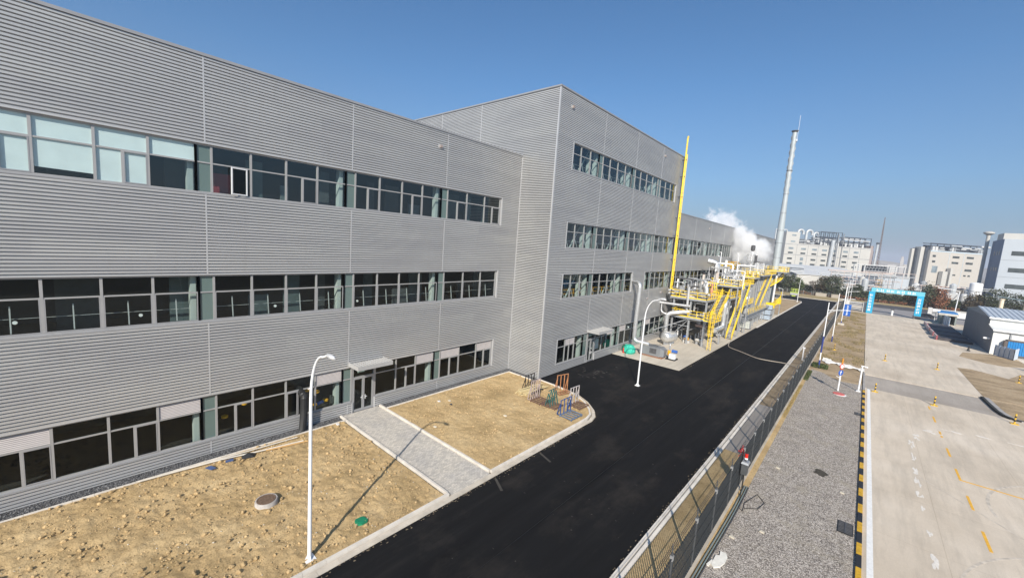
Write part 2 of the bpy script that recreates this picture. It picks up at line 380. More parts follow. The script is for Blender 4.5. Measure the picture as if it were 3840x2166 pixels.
k=MB(); kerbline(k,[(13.80,22.75),(13.84,23.75),(13.58,24.75),(12.85,25.85),(11.5,27.05),(9.8,27.98),(7.17,28.36)],.3,-.05,.03,.5); struct('gutter_strip',k,MC['gutter stone'])
k=MB(); kerbline(k,[(23.13,-30),(23.13,192)],.16,-.05,.14,1.0); kerbline(k,[(23.38,-30),(23.38,192)],.18,-.05,.12,1.0); k.box(23.2,23.3,-30,192,-.04,.02); struct('kerb',k,KERB)
k=MB(); kerbline(k,[(13.9,92.5),(13.95,169),(13.5,173.3),(11.5,176.1),(9,176.9),(-50,178.6)],.3,-.05,.14,2.); kerbline(k,[(23.0,193.3),(-60,197.7)],.35,-.05,.15,2.); struct('kerb',k,KERB)
# between road and fence: soil, plus concrete part
strip('verge',R(23.47,25.4,-45,27.6),.04,SOIL); strip('verge',R(23.47,25.4,27.6,41),.045,OLDC); strip('verge',R(23.47,25.4,41,192),.04,DRY)
k=MB(); kerbline(k,[(25.55,-40),(25.55,192)],.2,-.05,.16,3.); struct('fence_plinth',k,mat('plinth concrete',(.42,.37,.30),.9,0,.2,1.))
strip('dirt_strip',R(25.65,26.0,-45,60),.05,SOIL)
strip('gravel_strip',[(26.0,-45),(31.4,-45),(31.4,59.6),(29,59.2),(27.2,62.2),(26.0,62.8)],.05,GRAV)
strip('scrub_ground',[(25.66,62.6),(27.2,62.25),(29,59.25),(31.4,59.65),(31.5,160),(25.66,160)],.045,DRY)
strip('scrub_ground',[(25.66,160.1),(31.5,160.1),(31.5,186),(25.66,190)],.035,mat('sandy verge',(.45,.36,.26),.95,0,.2,.4))
k=MB(); k.box(31.4,31.62,-45,57,-.05,.16); struct('striped_kerb',k,STR)
k=MB(); k.box(31.4,31.6,57.1,67.4,-.05,.15); struct('kerb',k,mat('dull kerb',(.34,.32,.3),.9,0,.2,2.))
strip('concrete_yard',[(31.62,-45),(75,-45),(75,58.9),(43.0,58.8),(31.62,59.0)],.03,YARD)
strip('concrete_yard',[(31.5,66.9),(42.4,67.0),(75,67.0),(75,162),(31.5,162)],.03,YARD)
strip('ramp_strip',[(31.62,59.05),(43.0,58.85),(42.45,66.9),(31.62,66.8)],-.02,OLDC)
strip('scrub_ground',[(43.1,58.85),(75,58.9),(75,66.95),(42.6,66.9)],.06,DRY)
def blob(pts,z,m,name='dirt_patch'): return strip(name,pts,z,m,.02)
blob([(42.5,67.1),(42.45,72),(42.4,86.2),(44,87),(47.2,84),(49.4,90),(52,88),(60,80),(60,67.1)],.05,DRY)
blob([(44.1,99.3),(45.2,104.9),(48.9,107.5),(52,106),(52,99),(48.7,95.5),(46.8,96)],.05,DRY)
strip('gate_apron',[(31.5,162.1),(75,162.1),(75,193),(31.5,189)],.02,mat('worn grey paving',(.27,.25,.24),.9,0,.12,.2))
strip('public_road',[(23.2,190.5),(25.66,190.2),(31.5,189.1),(75,193.1),(190,202),(190,222),(75,212),(34,206.5),(23.2,200)],.0,mat('old asphalt',(.07,.068,.07),.9,0,.15,.5))
strip('verge',[(-80,198),(23.2,193.7),(23.2,200.2),(34,206.7),(75,212.2),(190,222.2),(190,232),(34,216),(-80,212)],.06,mat('dry verge grass',(.33,.25,.12),.95,0,.3,.6,bump=.6,bscale=6))
k=MB(); kerbline(k,[(31.95,-45),(31.95,58.6)],.26,0,.0355,20,0); struct('white_line',k,WLINE)
# painted marks
k=MB()
for a,b in ((26.6,28.9),(31.6,33.7),(36.45,38.5),(41.1,43.1),(45.9,47.7),(50.6,52.6),(55.3,56.6)): k.box(36.84,36.98,a,b,.025,.036)
struct('yellow_dashes',k,YLINE); 
k=MB(); k.box(36.84,60,36.27,36.43,.025,.0365); struct('yellow_line',k,YLINE)
def splat(k,x,y,rx,ry,z,rr):
    n=12; k.prism([(x+rx*math.cos(i*2*PI/n)*rr.uniform(.6,1.2),y+ry*math.sin(i*2*PI/n)*rr.uniform(.6,1.2)) for i in range(n)],z-.01,z)
rr=random.Random(5); k=MB()
for x,y,rx,ry in ((34.5,23.1,.16,.7),(34.5,26.1,.12,.55),(34.45,29.2,.13,.5),(34.45,31.3,.14,.55),(34.45,33.4,.13,.8),(34.55,35.4,.15,.8),(34.6,38.5,.12,.9),(34.7,41.6,.14,.9),(35.2,44.3,.22,.7),(36.3,46.8,.45,.45),(37.9,48.7,.5,.22),(39.9,49.4,.5,.18),(42.0,49.6,.6,.15),(43.6,50.8,.2,.5),(44.2,54.3,.2,.6) ):
    for q in range(7): splat(k,x+rr.gauss(0,rx*.55),y+rr.gauss(0,ry*.55),rx*rr.uniform(.25,.6),ry*rr.uniform(.2,.55),.0362+.0004*q,rr)
struct('white_scuffs',k,mat('worn white paint',(.68,.63,.56),.8,0,.15,9.))
# tyre arcs
k=MB(); TY=mat('tyre mark',(.52,.455,.375),.9,0,.25,3.)
for cx,cy,r0,a0,a1,wd in ((46,33,8.2,1.7,3.3,.16),(46,33,6.6,1.8,3.2,.14),(45,20,10,1.9,3.0,.12)):
    P=[(cx+r0*math.cos(a0+(a1-a0)*i/24),cy+r0*math.sin(a0+(a1-a0)*i/24)) for i in range(25)]
    for (p,q) in zip(P,P[1:]): k.bar((p[0],p[1],.0315),(q[0],q[1],.0315),wd,.004)
k.bar((34.6,34.6,.0315),(44.5,22.5,.0315),.09,.004)
struct('tyre_marks',k,TY)
# dust on the road from the old joint lines
rr=random.Random(9); k=MB()
for x0,y0,x1,y1 in ((14.1,16.2,16.7,15.4),(14.1,11.6,16.5,10.4),(14.1,.9,15.6,-.7)):
    k.bar((x0+.1,y0+.02,.0035),((x0+x1)/2,(y0+y1)/2+.02,.0035),.16,.002)
for i in range(46):
    x=rr.uniform(14.5,22.5);y=rr.uniform(-4,44); splat(k,x,y,rr.uniform(.02,.08),rr.uniform(.01,.04),.004,rr)
for i in range(26):
    x=7.5+rr.gauss(0,.8);y=36+rr.gauss(0,1.3); splat(k,x,y,rr.uniform(.05,.35),rr.uniform(.03,.14),.004,rr)
struct('dust_marks',k,mat('dust on asphalt',(.05,.045,.038),.95,0,.2,4.))
for x,y,rx,ry in ((29.3,29.3,.42,.75),):
    k=MB(); splat(k,x,y,rx,ry,.062,rr); struct('damp_patch',k,mat('dark damp soil',(.05,.042,.03),.9,0,.3,5.))
def plaster(pts,z,name,m):
    k=MB(); n=len(pts); rr=random.Random(2)
    k.prism(pts,z-.02,z); return struct(name,k,m)
# crumpled white sheet laid across the scrub
def sheet():
    k=MB(); nx,ny=40,12; rr=random.Random(3)
    V=[]
    for j in range(ny+1):
        for i in range(nx+1):
            x=26.6+4.9*i/nx; y=70.8-.42*(x-26.6)+ (j/ny-.5)*5.2*max(.12,.45+.9*noise.noise((x*.9,3,1)))+1.3*noise.noise((x*.7,7,2))
            V.append((x,y,.12+.22*abs(noise.noise((x*2.2,y*2.2,4)))))
    F=[(j*(nx+1)+i,j*(nx+1)+i+1,(j+1)*(nx+1)+i+1,(j+1)*(nx+1)+i) for j in range(ny) for i in range(nx)]
    k.v=V;k.f=F;k.m=[0]*len(F)
    o=obj('plastic_sheet',k,mat('white sheeting',(.74,.71,.66),.7,0,.12,2.),None,False,(29,69,0)); tag(o,'long crumpled white sheet lying across the scrub beside the fence','plastic sheet')
sheet()

mb=MB(); mb.box(18.5,18.53,-45,190,.0015,.0035); struct('paving_seam',mb,mat('seam bitumen',(.004,.004,.004),.5,0,.2,2.))
rr=random.Random(70); V=MB()
for i in range(900):
    y=rr.uniform(-4,60); s=abs(rr.gauss(0,.12)); x=(14.02+s if (rr.random()<.5 and (y<22 or y>46)) else 23.04-s)
    if x<16 and 22<y<46: continue
    splat(V,x,y,rr.uniform(.01,.04),rr.uniform(.02,.07),.004+.0002*(i%9),rr)
struct('edge_dust',V,mat('tan dust',(.20,.155,.10),.95,0,.3,4.))
# ------------------------------------------------------------------ the factory
PIT=.18
PROF=[(0,.065),(.108,.07),(.113,-.07),(.174,-.07),(.1799,.065)]
def rib(mb,P,a0,a1,z0,z1,axis='y',phase=0.):
    """corrugated sheet; axis y -> faces +x at x=P; axis x -> faces -y at y=P"""
    zs=[];k=math.floor((z0-phase)/PIT)
    z=phase+k*PIT
    while z<z1:
        for dz,o in PROF:
            zz=z+dz
            if z0<=zz<=z1: zs.append((zz,o))
        z+=PIT
    if zs[0][0]>z0+1e-4: zs.insert(0,(z0,zs[0][1]))
    if zs[-1][0]<z1-1e-4: zs.append((z1,zs[-1][1]))
    base=len(mb.v)
    for zz,o in zs:
        if axis=='y': mb.v+=[(P+o,a0,zz),(P+o,a1,zz)]
        else: mb.v+=[(a0,P-o,zz),(a1,P-o,zz)]
    for i in range(len(zs)-1):
        a=base+2*i; mb.f.append((a,a+1,a+3,a+2)); mb.m.append(0)
def zones(lo,hi,bands):
    out=[];z=lo
    for b0,b1 in bands: out.append((z,b0));z=b1
    out.append((z,hi)); return [q for q in out if q[1]-q[0]>.05]
def wall_strip(bld,P,a0,a1,z0,z1,joints,openings=()):
    mb=MB(); rib(mb,P,a0,a1,z0,z1); obj('cladding',mb,CLAD,bld)
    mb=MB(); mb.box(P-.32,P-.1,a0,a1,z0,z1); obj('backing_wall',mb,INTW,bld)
    js=[j for j in joints if a0+.3<j<a1-.3]
    for j in js:
        mb=MB(); mb.box(P+.02,P+.072,j-.035,j+.035,z0,z1); obj('joint_strip',mb,TRIML,bld)
STAY=mat('dull white bar',(.42,.43,.43),.5)
def window(bld,P,ys,spec,z0,zt,z1,kind='y',glass=None,stay=False):
    """ribbon window of one bay; spec: two letters per panel (upper, lower)"""
    glass=glass or GLASS
    mb=MB(); X0,X1=P-.17,P-.07; a,b=ys[0],ys[-1]
    mb.box(X0,X1,a,b,z0,z0+.10); mb.box(X0,X1,a,b,z1-.10,z1)
    for i,y in enumerate(ys):
        w=.058; mb.box(X0-.01,X1+.012,y-w,y+w,z0+.1,z1-.1)
    for i in range(len(ys)-1): mb.box(X0+.01,X1-.003,ys[i]+.05,ys[i+1]-.05,zt-.04,zt+.04)
    G=MB();S=MB();B=MB();ST=MB(); cas=[]; LS=[];CS=[]
    for i in range(len(ys)-1):
        y0,y1=ys[i]+.05,ys[i+1]-.05; u,l=spec[i]; L_=MB();C=MB();LS.append(L_);CS.append(C)
        for ch,q0,q1 in ((l,z0+.1,zt-.04),(u,zt+.04,z1-.1)):
            if ch=='n': S.quad((P-.12,y0,q0),(P-.12,y1,q0),(P-.12,y1,q1),(P-.12,y0,q1)); continue
            if ch=='l':
                n=int((q1-q0)/.09); h=(q1-q0)/n
                for j in range(n):
                    L_.add([(P-.14,y0,q0+j*h+h),(P-.14,y1,q0+j*h+h),(P-.085,y1,q0+j*h+h*.25),(P-.085,y0,q0+j*h+h*.25),(P-.14,y0,q0+j*h),(P-.14,y1,q0+j*h)],[(0,3,2,1),(3,4,5,2)])
                continue
            if ch=='o': # opening with the casement swung out
                ym=(y0+y1)/2; mb.box(X0,X1,ym-.04,ym+.04,q0,q1)
                G.quad((P-.12,y0,q0),(P-.12,ym-.04,q0),(P-.12,ym-.04,q1),(P-.12,y0,q1)); cas.append((ym+.04,y1,q0,q1)); continue
            if ch=='c': # narrow casement left of centre, opening filled by the hose
                mb.box(X0,X1,y0+.75,y0+.82,q0,q1) ; G.quad((P-.12,y0,q0),(P-.12,y0+.75,q0),(P-.12,y0+.75,q1),(P-.12,y0,q1))
                G.quad((P-.12,y0+1.15,q0),(P-.12,y1,q0),(P-.12,y1,q1),(P-.12,y0+1.15,q1)); C.box(X1-.03,X1+.03,y0,y0+.07,q0,q1);C.box(X1-.03,X1+.03,y0+.68,y0+.75,q0,q1);C.box(X1-.03,X1+.03,y0+.07,y0+.68,q1-.07,q1);C.box(X1-.03,X1+.03,y0+.07,y0+.68,q0,q0+.07)
                continue
            G.quad((P-.12,y0,q0),(P-.12,y1,q0),(P-.12,y1,q1),(P-.12,y0,q1))
            if ch=='b': B.quad((P-.15,y0-.03,q0-.05),(P-.15,y1+.03,q0-.05),(P-.15,y1+.03,q1+.05),(P-.15,y0-.03,q1+.05))
            if ch=='k':
                B.quad((P-.15,y0-.03,q0-.05),(P-.15,y1+.03,q0-.05),(P-.15,y1+.03,q1+.05),(P-.15,y0-.03,q1+.05)); ym=(y0+y1)/2; mb.box(X0-.004,X1+.006,ym-.045,ym+.045,q0,q1)
                w=.05; p0,p1=ym+.045,y1
                C.box(X1-.03,X1+.022,p0,p0+w,q0,q1);C.box(X1-.03,X1+.022,p1-w,p1,q0,q1);C.box(X1-.03,X1+.022,p0+w,p1-w,q0,q0+w);C.box(X1-.03,X1+.022,p0+w,p1-w,q1-w,q1)
            if ch=='h': B.quad((P-.15,y0-.03,q0+.32),(P-.15,y1+.03,q0+.27),(P-.15,y1+.03,q1+.05),(P-.15,y0-.03,q1+.05))
            if ch=='s':
                ym=(y0+y1)/2; mb.box(X0-.004,X1+.006,ym-.045,ym+.045,q0,q1)
                w=.05
                for (p0,p1) in ((ym+.045,y1),):
                    C.box(X1-.03,X1+.022,p0,p0+w,q0,q1);C.box(X1-.03,X1+.022,p1-w,p1,q0,q1);C.box(X1-.03,X1+.022,p0+w,p1-w,q0,q0+w);C.box(X1-.03,X1+.022,p0+w,p1-w,q1-w,q1)
            if stay and ch=='g' and q0<zt-1:
                ym=y0+(y1-y0)*.5
                C.box(X1-.03,X1+.01,y0,y0+.06,q0,q1);C.box(X1-.03,X1+.01,y1-.06,y1,q0,q1);C.box(X1-.03,X1+.01,y0+.06,y1-.06,q0,q0+.05)
                ST.bar((P-.26,ym,q0+.05),(P-.45,ym+(.0 if stay==1 else -.5),q0+1.35),.05); ST.bar((P-.5,y0,q0+.72),(P-.5,y1,q0+.72),.022)
    w=obj('window',mb,WFR,bld)
    if G.v: obj('pane',G,glass,w)
    if S.v: obj('spandrel',S,SPAN,w)
    for q in LS:
        if q.v: obj('louvre',q,LOUV,w)
    if B.v: obj('blind',B,BLIND,w)
    for q in CS:
        if q.v: obj('casement',q,TRIM,w)
    if ST.v: obj('stay_bar',ST,STAY,w)
    for (p0,p1,q0,q1) in cas:
        c=MB(); ln=p1-p0; an=math.radians(14)
        dx,dy=math.sin(an),-math.cos(an)
        def pt(u,z): return (X1+.06+dx*u,p1-.17+dy*u,z)
        for (u0,u1,a0,a1) in ((0,.07,q0,q1),(ln-.07,ln,q0,q1),(.07,ln-.07,q0,q0+.07),(.07,ln-.07,q1-.07,q1)):
            c.bar(pt((u0+u1)/2,a0),pt((u0+u1)/2,a1),u1-u0,.05,up=(dy,-dx,0)) if a1-a0>.2 else c.bar(pt(u0,(a0+a1)/2),pt(u1,(a0+a1)/2),.05,a1-a0)
        cc=obj('open_casement',c,WHITE,w)
        cc.parent=w
        gmb=MB(); gmb.quad(pt(.07,q0+.07),pt(ln-.07,q0+.07),pt(ln-.07,q1-.07),pt(.07,q1-.07)); o2=obj('casement_pane',gmb,GLASS,w)
    return w
def flash(bld,P,a,b,z0,z1,ends=True,extra=0):
    mb=MB(); mb.box(P-.2,P+.075,a,b,z0-.07,z0); obj('sill',mb,TRIM,bld)
    mb=MB(); mb.box(P-.2,P+.075,a,b,z1,z1+.06); obj('head_flashing',mb,TRIML,bld)
    for y,s in ((a,-1),(b,1)):
        mb=MB(); mb.box(P-.2,P+.08,min(y,y+s*.14),max(y,y+s*.14),z0-.075,z1+.065); obj('jamb',mb,TRIML,bld)
def inside(bld,P,y0,y1,depth,floors,top,cols):
    for z in floors:
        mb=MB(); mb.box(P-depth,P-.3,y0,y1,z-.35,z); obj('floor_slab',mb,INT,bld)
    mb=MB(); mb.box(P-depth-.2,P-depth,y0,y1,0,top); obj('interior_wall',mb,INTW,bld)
    for j in cols:
        mb=MB(); mb.box(P-.9,P-.4,j-.78,j-.5,0,top-.4); obj('column',mb,COLM,bld)
# low wing
B1=[(.95,3.92),(8.65,11.54),(16.40,19.24)]; ZR1=24.2
low=thing('factory_wing','low left wing of the grey factory, ribbed silver cladding and three dark window bands','factory',(0,0,0))
Y0,YE,YC=-27.0,25.55,28.52
J1=[-18,-9,0,9,18]
for z0,z1 in [(3.92,8.65),(11.54,16.40),(19.24,ZR1)]: wall_strip(low,0,Y0,YC-.06,z0,z1,J1)
wall_strip(low,0,Y0,9.36,0.06,.95,J1); wall_strip(low,0,11.42,YC-.06,0.06,.95,J1)
for z0,z1 in B1: wall_strip(low,0,YE+.14,YC-.06,z0,z1,[])
def pan(j,w=2.06,last=False):
    if last: return [j-.42,j+.33,j+2.75,j+5.15,j+7.42]
    return [j-.42,j+.33,j+2.38,j+4.45,j+6.5,j+8.58]
for (z0,z1),zt,nm in ((B1[0],2.93,0),(B1[1],10.47,1),(B1[2],18.18,2)):
    for j in J1:
        last=(j==18); ys=pan(j,last=last)
        if nm==0:
            sp={-18:['nn','gg','gs','gg','lg'],-9:['nn','ls','gg','gs','lg'],0:['nn','gs','gg','gc','lg'],9:None,18:['nn','ls','gg','ls']}[j]
            if j==-9: sp=['nn','ls','gg','gs','lg']
        elif nm==1: sp=['nn']+['gg']*(3 if last else 4)
        else: sp={-18:['nn']+['bb']*4,-9:['nn','bk','bh','bk','bg'],0:['nn','go','gg','gs','gg'],9:['nn','gs','gg','gs','gg'],18:['nn','gs','gg','gs']}[j]
        if j==9 and nm==0:
            w=window(low,0,[8.58,9.33],['nn'],z0,zt,z1); w=window(low,0,[9.45,11.35],['gn'],2.9,2.93+.02,z1) if False else w
            window(low,0,[11.42,13.45,15.5,17.58],['gg','gs','lg'],z0,zt,z1); continue
        window(low,0,ys,sp,z0,zt,z1,glass=(GLASSU if nm==2 else GLASS),stay=(1 if nm==1 else False))
    flash(low,0,Y0,YE,z0,z1) if nm else None
mb=MB(); mb.box(-.2,.075,Y0,9.38,.88,.95); obj('sill',mb,TRIM,low)
mb=MB(); mb.box(-.2,.075,11.40,YE,.88,.95); obj('sill',mb,TRIM,low)
mb=MB(); mb.box(-.2,.075,Y0,YE,3.92,3.98); obj('head_flashing',mb,TRIML,low)
mb=MB(); mb.box(-.2,.08,YE,YE+.14,.875,3.985); obj('jamb',mb,TRIML,low)
# blinds drawn as split leaf in the third window from the left edge are set above; door
def door(bld,P,y0,y1,zt,zh,leaves,lbl):
    mb=MB(); X0,X1=P-.2,P-.04
    mb.box(X0,X1,y0,y0+.09,.02,zh);mb.box(X0,X1,y1-.09,y1,.02,zh);mb.box(X0,X1,y0+.09,y1-.09,zt-.05,zt+.05);mb.box(X0,X1,y0+.09,y1-.09,zh-.1,zh);mb.box(X0,X1,y0+.09,y1-.09,.02,.08)
    G=MB();H=MB(); q=(y1-y0-.18)/leaves
    for i in range(leaves):
        a=y0+.09+i*q;b=a+q
        mb.box(X0+.02,X1+.01,a+.005,a+.09,.08,zt-.05);mb.box(X0+.02,X1+.01,b-.09,b-.005,.08,zt-.05);mb.box(X0+.02,X1+.01,a+.09,b-.09,.08,.2);mb.box(X0+.02,X1+.01,a+.09,b-.09,zt-.16,zt-.05)
        G.quad((P-.12,a+.09,.2),(P-.12,b-.09,.2),(P-.12,b-.09,zt-.16),(P-.12,a+.09,zt-.16))
        hy=b-.13 if i==0 and leaves>1 else a+.13
        H.bar((P+.03,hy,1.0),(P+.03,hy,1.35),.035);H.bar((P+.03,hy,1.18),(P+.03,hy+(-.16 if i==0 else .16),1.18),.03)
    G.quad((P-.12,y0+.09,zt+.05),(P-.12,y1-.09,zt+.05),(P-.12,y1-.09,zh-.1),(P-.12,y0+.09,zh-.1))
    d=obj('door',mb,TRIM,bld); d['label']=lbl; obj('pane',G,GLASS,d); obj('handle',H,WHITE,d)
    mb=MB(); mb.box(P-.19,P-.15,y0+.5,y0+1.1,zt+.35,zt+.55); obj('door_sign',mb,mat('pale green sign',(.5,.62,.56),.5),d)
    for s in (y0-.06,y1+.0):
        mb=MB(); mb.box(P-.2,P+.08,s,s+.06,0.02,.95); obj('jamb',mb,TRIML,bld)
door(low,0,9.42,11.36,2.93,3.86,2,'double glazed entrance door')
CANM=mat('canopy grey',(.40,.395,.385),.6,.1,.06,1.)
def canopy(bld,P,y0,y1,z,dep,lbl):
    mb=MB(); t=.32
    mb.box(P+.06,P+dep,y0,y1,z,z+.06)
    mb.box(P+.06,P+dep,y0,y0+.05,z+.06,z+t);mb.box(P+.06,P+dep,y1-.05,y1,z+.06,z+t);mb.box(P+dep-.05,P+dep,y0+.05,y1-.05,z+.06,z+t)
    c=obj('canopy',mb,CANM,bld); c['label']=lbl
    mb=MB(); n=11
    for i in range(n+1):
        y=y0+.15+(y1-y0-.3)*i/n; mb.box(P+.1,P+dep-.1,y-.045,y+.045,z+.0605,z+.27)
    mb.box(P+.08,P+dep-.08,y0+.06,y1-.06,z+.061,z+.2); obj('canopy_roof_ribs',mb,CANM,c)
canopy(low,0,9.05,12.1,4.02,1.55,'ribbed flat canopy over the double door')
canopy_l=low
for y,z in ((17.2,22.75),):
    pass
def walllamp(bld,P,y,z,s=1.):
    mb=MB(); mb.box(P+.07,P+.1,y-.3*s,y+.3*s,z-.16*s,z+.16*s); l=obj('wall_lamp',mb,TRIML,bld)
    mb=MB(); mb.box(P+.1,P+.24,y-.13*s,y+.13*s,z-.12*s,z+.12*s); obj('lamp_head',mb,mat('lamp brown grey',(.3,.25,.23),.5),l)
walllamp(low,0,17.15,22.75)
inside(low,0,Y0,YC-.2,9,[0.02,7.6,15.35],ZR1,J1[1:]+[27])
mb=MB(); mb.box(-30,-.06,Y0,YC-.2,ZR1-.6,ZR1-.25); obj('roof',mb,ROOF,low)
mb=MB(); mb.box(-.35,.13,Y0-.1,YC-.06,ZR1-.12,ZR1+.04); obj('parapet_cap',mb,TRIM,low)
mb=MB(); mb.box(-9,-.06,Y0-.05,Y0+.1,0,ZR1); obj('end_wall',mb,CLAD,low)
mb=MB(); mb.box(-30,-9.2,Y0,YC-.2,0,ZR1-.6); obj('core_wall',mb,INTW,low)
for y,z in ((-7.5,9.35),(-3.05,9.3),(3.8,9.3),(9.75,9.25)):
    mb=MB(); mb.tube([(-.16,y,z),(-.2,y,z)],.085,14); obj('white_disc',mb,WHITE,low)
rr=random.Random(61)
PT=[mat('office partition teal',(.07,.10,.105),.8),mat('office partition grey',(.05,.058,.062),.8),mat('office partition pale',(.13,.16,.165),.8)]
for z,h in ((15.37,3.6),(7.62,3.7)):
    for y in (-6.2,-1.6,2.6,4.7,7.2,11.8,13.6,16.2,19.6,22.4,24.6):
        d=rr.uniform(1.2,3.2); w=rr.uniform(.5,1.7); mb=MB(); mb.box(-d-.12,-d,y,y+w,z,z+h*rr.choice([1,1,.62])); obj('partition',mb,rr.choice(PT if z>12 else PT[1:2]+PT[:1]),low)
# red screen and column-side bits in the upper storey
mb=MB(); mb.box(-1.1,-1.06,.35,1.55,15.6,17.75); obj('red_curtain',mb,mat('dark red curtain',(.26,.03,.04),.9),low)
for j in (0,9,18):
    mb=MB(); mb.box(-1.0,-.7,j-.75,j-.45,15.4,19.3)
# machinery seen through the ground floor panes: separate things
def valve(x,y,z,col,r=.2):
    mb=MB(); mb.lathe((x,y,z),[(r*.4,-r*.6),(r,-r*.3),(r,r*.3),(r*.4,r*.6)],12); return mb
for i,(x,y,z,r,m,nm,lb) in enumerate([(-.9,.95,1.9,.2,YELD,'valve_handwheel','yellow handwheel behind the lower pane right of the first green panel'),(-.9,2.1,2.5,.17,YELD,'valve_handwheel','yellow handwheel behind the second narrow pane'),(-.8,6.2,2.5,.22,YELD,'valve_handwheel','yellow handwheel high behind the black hose'),(-.8,6.95,2.2,.18,YELD,'valve_handwheel','yellow handwheel behind the louvred window, upper'),(-.8,7.6,1.35,.22,YELD,'valve_handwheel','bright yellow motor cap at the louvred window sill'),(-.8,6.8,1.2,.16,YELD,'valve_handwheel','small yellow cap beside the blue motor')]):
    o=obj(nm,valve(x,y,z,None,r),m,None,True,(x,y,z)); tag(o,lb,'valve','yellow valves behind the ground floor glass')
mb=MB(); mb.tube([(-.8,6.95,1.2),(-.8,7.45,1.3)],.13,10); o=obj('motor',mb,mat('blue machine paint',(.04,.12,.4),.4),None,True,(-.8,7.2,1.2)); tag(o,'small blue motor behind the pane under the louvre','motor')
mb=MB(); mb.box(-1.0,-.6,8.0,8.45,1.0,1.55); mb.cyl((-.7,7.95),.06,1.0,1.7,8); o=obj('pump_unit',mb,mat('dark machine',(.05,.055,.05),.5),None,False,(-.8,8.2,1)); tag(o,'dark pump unit on the sill inside beside the door','pump')
# high block
D=4.46; ZR2=30.75; XB=-24
hb=thing('factory_block','tall middle block of the grey factory projecting to the road','factory',(D,YC,0))
Y2=65.4; J2=[38.05,47.05,56.0,65.1]
bands2=[(.97,3.93),(8.65,11.51),(14.43,17.31),(22.96,25.83)]
def ys2(j): return [j-.65,j+.3,j+2.1,j+4.15,j+6.3,j+8.35]
wall_strip(hb,D,YC+.06,38.5,.06,.97,J2); wall_strip(hb,D,40.35,Y2,.06,.97,J2)
for z0,z1 in [(3.93,8.65),(11.51,14.43),(17.31,22.96),(25.83,ZR2)]: wall_strip(hb,D,YC+.06,Y2,z0,z1,J2)
for z0,z1 in bands2: wall_strip(hb,D,YC+.06,31.5,z0,z1,[])
wall_strip(hb,D,62.7,Y2,22.96,25.83,[]); wall_strip(hb,D,49.6,53.7,8.65,11.51,[])
for bi,((z0,z1),zt) in enumerate(zip(bands2,(2.95,10.43,16.3,24.75))):
    gl=GLASSU if bi>=2 else GLASS
    st=2 if bi>0 else False
    if bi==0:
        window(hb,D,[31.64,33.4,34.3,35.36,37.4],['gg','lg','lg','gg'],z0,zt,z1); window(hb,D,[37.4,38.4],['nn'],z0,zt,z1)
        window(hb,D,[40.42,42.2,43.5,45.0,46.4],['gg','gg','lg','gg'],z0,zt,z1)
        for j in (47.05,56.0): window(hb,D,ys2(j),['nn','lg','gg','gg','gg'],z0,zt,z1)
    else:
        window(hb,D,[31.64,33.4,35.4,37.4],['gg']*3,z0,zt,z1,glass=gl,stay=st)
        for j in J2[:3]:
            y=ys2(j)
            if bi==1 and j==47.05: window(hb,D,[46.4,47.35,49.46],['nn','gg'],z0,zt,z1,glass=gl,stay=st); continue
            if bi==1 and j==56.0: window(hb,D,[53.8,55.35],['gg'],z0,zt,z1,glass=gl); window(hb,D,y,['nn']+['gg']*4,z0,zt,z1,glass=gl,stay=st); continue
            if bi==3 and j==56.0: window(hb,D,[55.35,56.3,58.4,60.5,62.56],['nn']+['gg']*3,z0,zt,z1,glass=gl,stay=st); continue
            window(hb,D,y,['nn']+['gg']*4,z0,zt,z1,glass=gl,stay=st)
flash(hb,D,31.5+.14,62.56,22.96,25.83); flash(hb,D,31.64,49.46,8.65,11.51); flash(hb,D,53.84,Y2-.2,8.65,11.51); flash(hb,D,31.64,Y2-.2,14.43,17.31)
mb=MB(); mb.box(D-.2,D+.075,31.64,38.42,.9,.97); obj('sill',mb,TRIM,hb)
mb=MB(); mb.box(D-.2,D+.075,40.4,Y2,.9,.97); obj('sill',mb,TRIM,hb)
mb=MB(); mb.box(D-.2,D+.075,31.64,Y2,3.93,3.99); obj('head_flashing',mb,TRIML,hb)
mb=MB(); mb.box(D-.2,D+.08,31.5,31.64,.895,3.995); obj('jamb',mb,TRIML,hb)
door(hb,D,38.52,40.34,2.97,3.88,2,'glazed side door with a narrow leaf')
canopy(hb,D,38.1,41.9,4.03,1.75,'plain flat canopy over the side door')
mb=MB(); rib(mb,YC,XB,D-.02,0.04,ZR2,'x'); obj('side_cladding',mb,CLAD,hb)
for x in (-6.9,-14.35,-21.5):
    mb=MB(); mb.box(x-.04,x+.04,YC-.07,YC-.02,ZR1,ZR2-.1); obj('joint_strip',mb,TRIML,hb)
mb=MB(); mb.box(D-.06,D+.085,YC-.085,YC+.06,.02,ZR2-.1); obj('corner_trim',mb,TRIML,hb)
mb=MB(); mb.box(-.06,.09,YC-.14,YC-.056,.02,ZR1+.02); obj('corner_trim',mb,TRIML,hb)
mb=MB(); mb.box(XB,D-.1,YC+.02,YC+.15,0,ZR2-.2); obj('inner_side_wall',mb,INTW,hb)
mb=MB(); mb.box(XB,D-.06,YC+.15,Y2,ZR2-.6,ZR2-.3); obj('roof',mb,ROOF,hb)
mb=MB(); mb.box(D-.3,D+.14,YC-.14,Y2+.1,ZR2-.1,ZR2+.05); mb.box(XB,D-.3,YC-.14,YC+.2,ZR2-.1,ZR2+.05); obj('parapet_cap',mb,TRIM,hb)
mb=MB(); mb.box(XB,D-.06,Y2-.1,Y2,0,ZR2-.2); obj('end_wall',mb,CLAD,hb)
inside(hb,D,YC+.2,Y2-.15,10,[.02,7.7,13.45,21.9],ZR2-.4,J2)
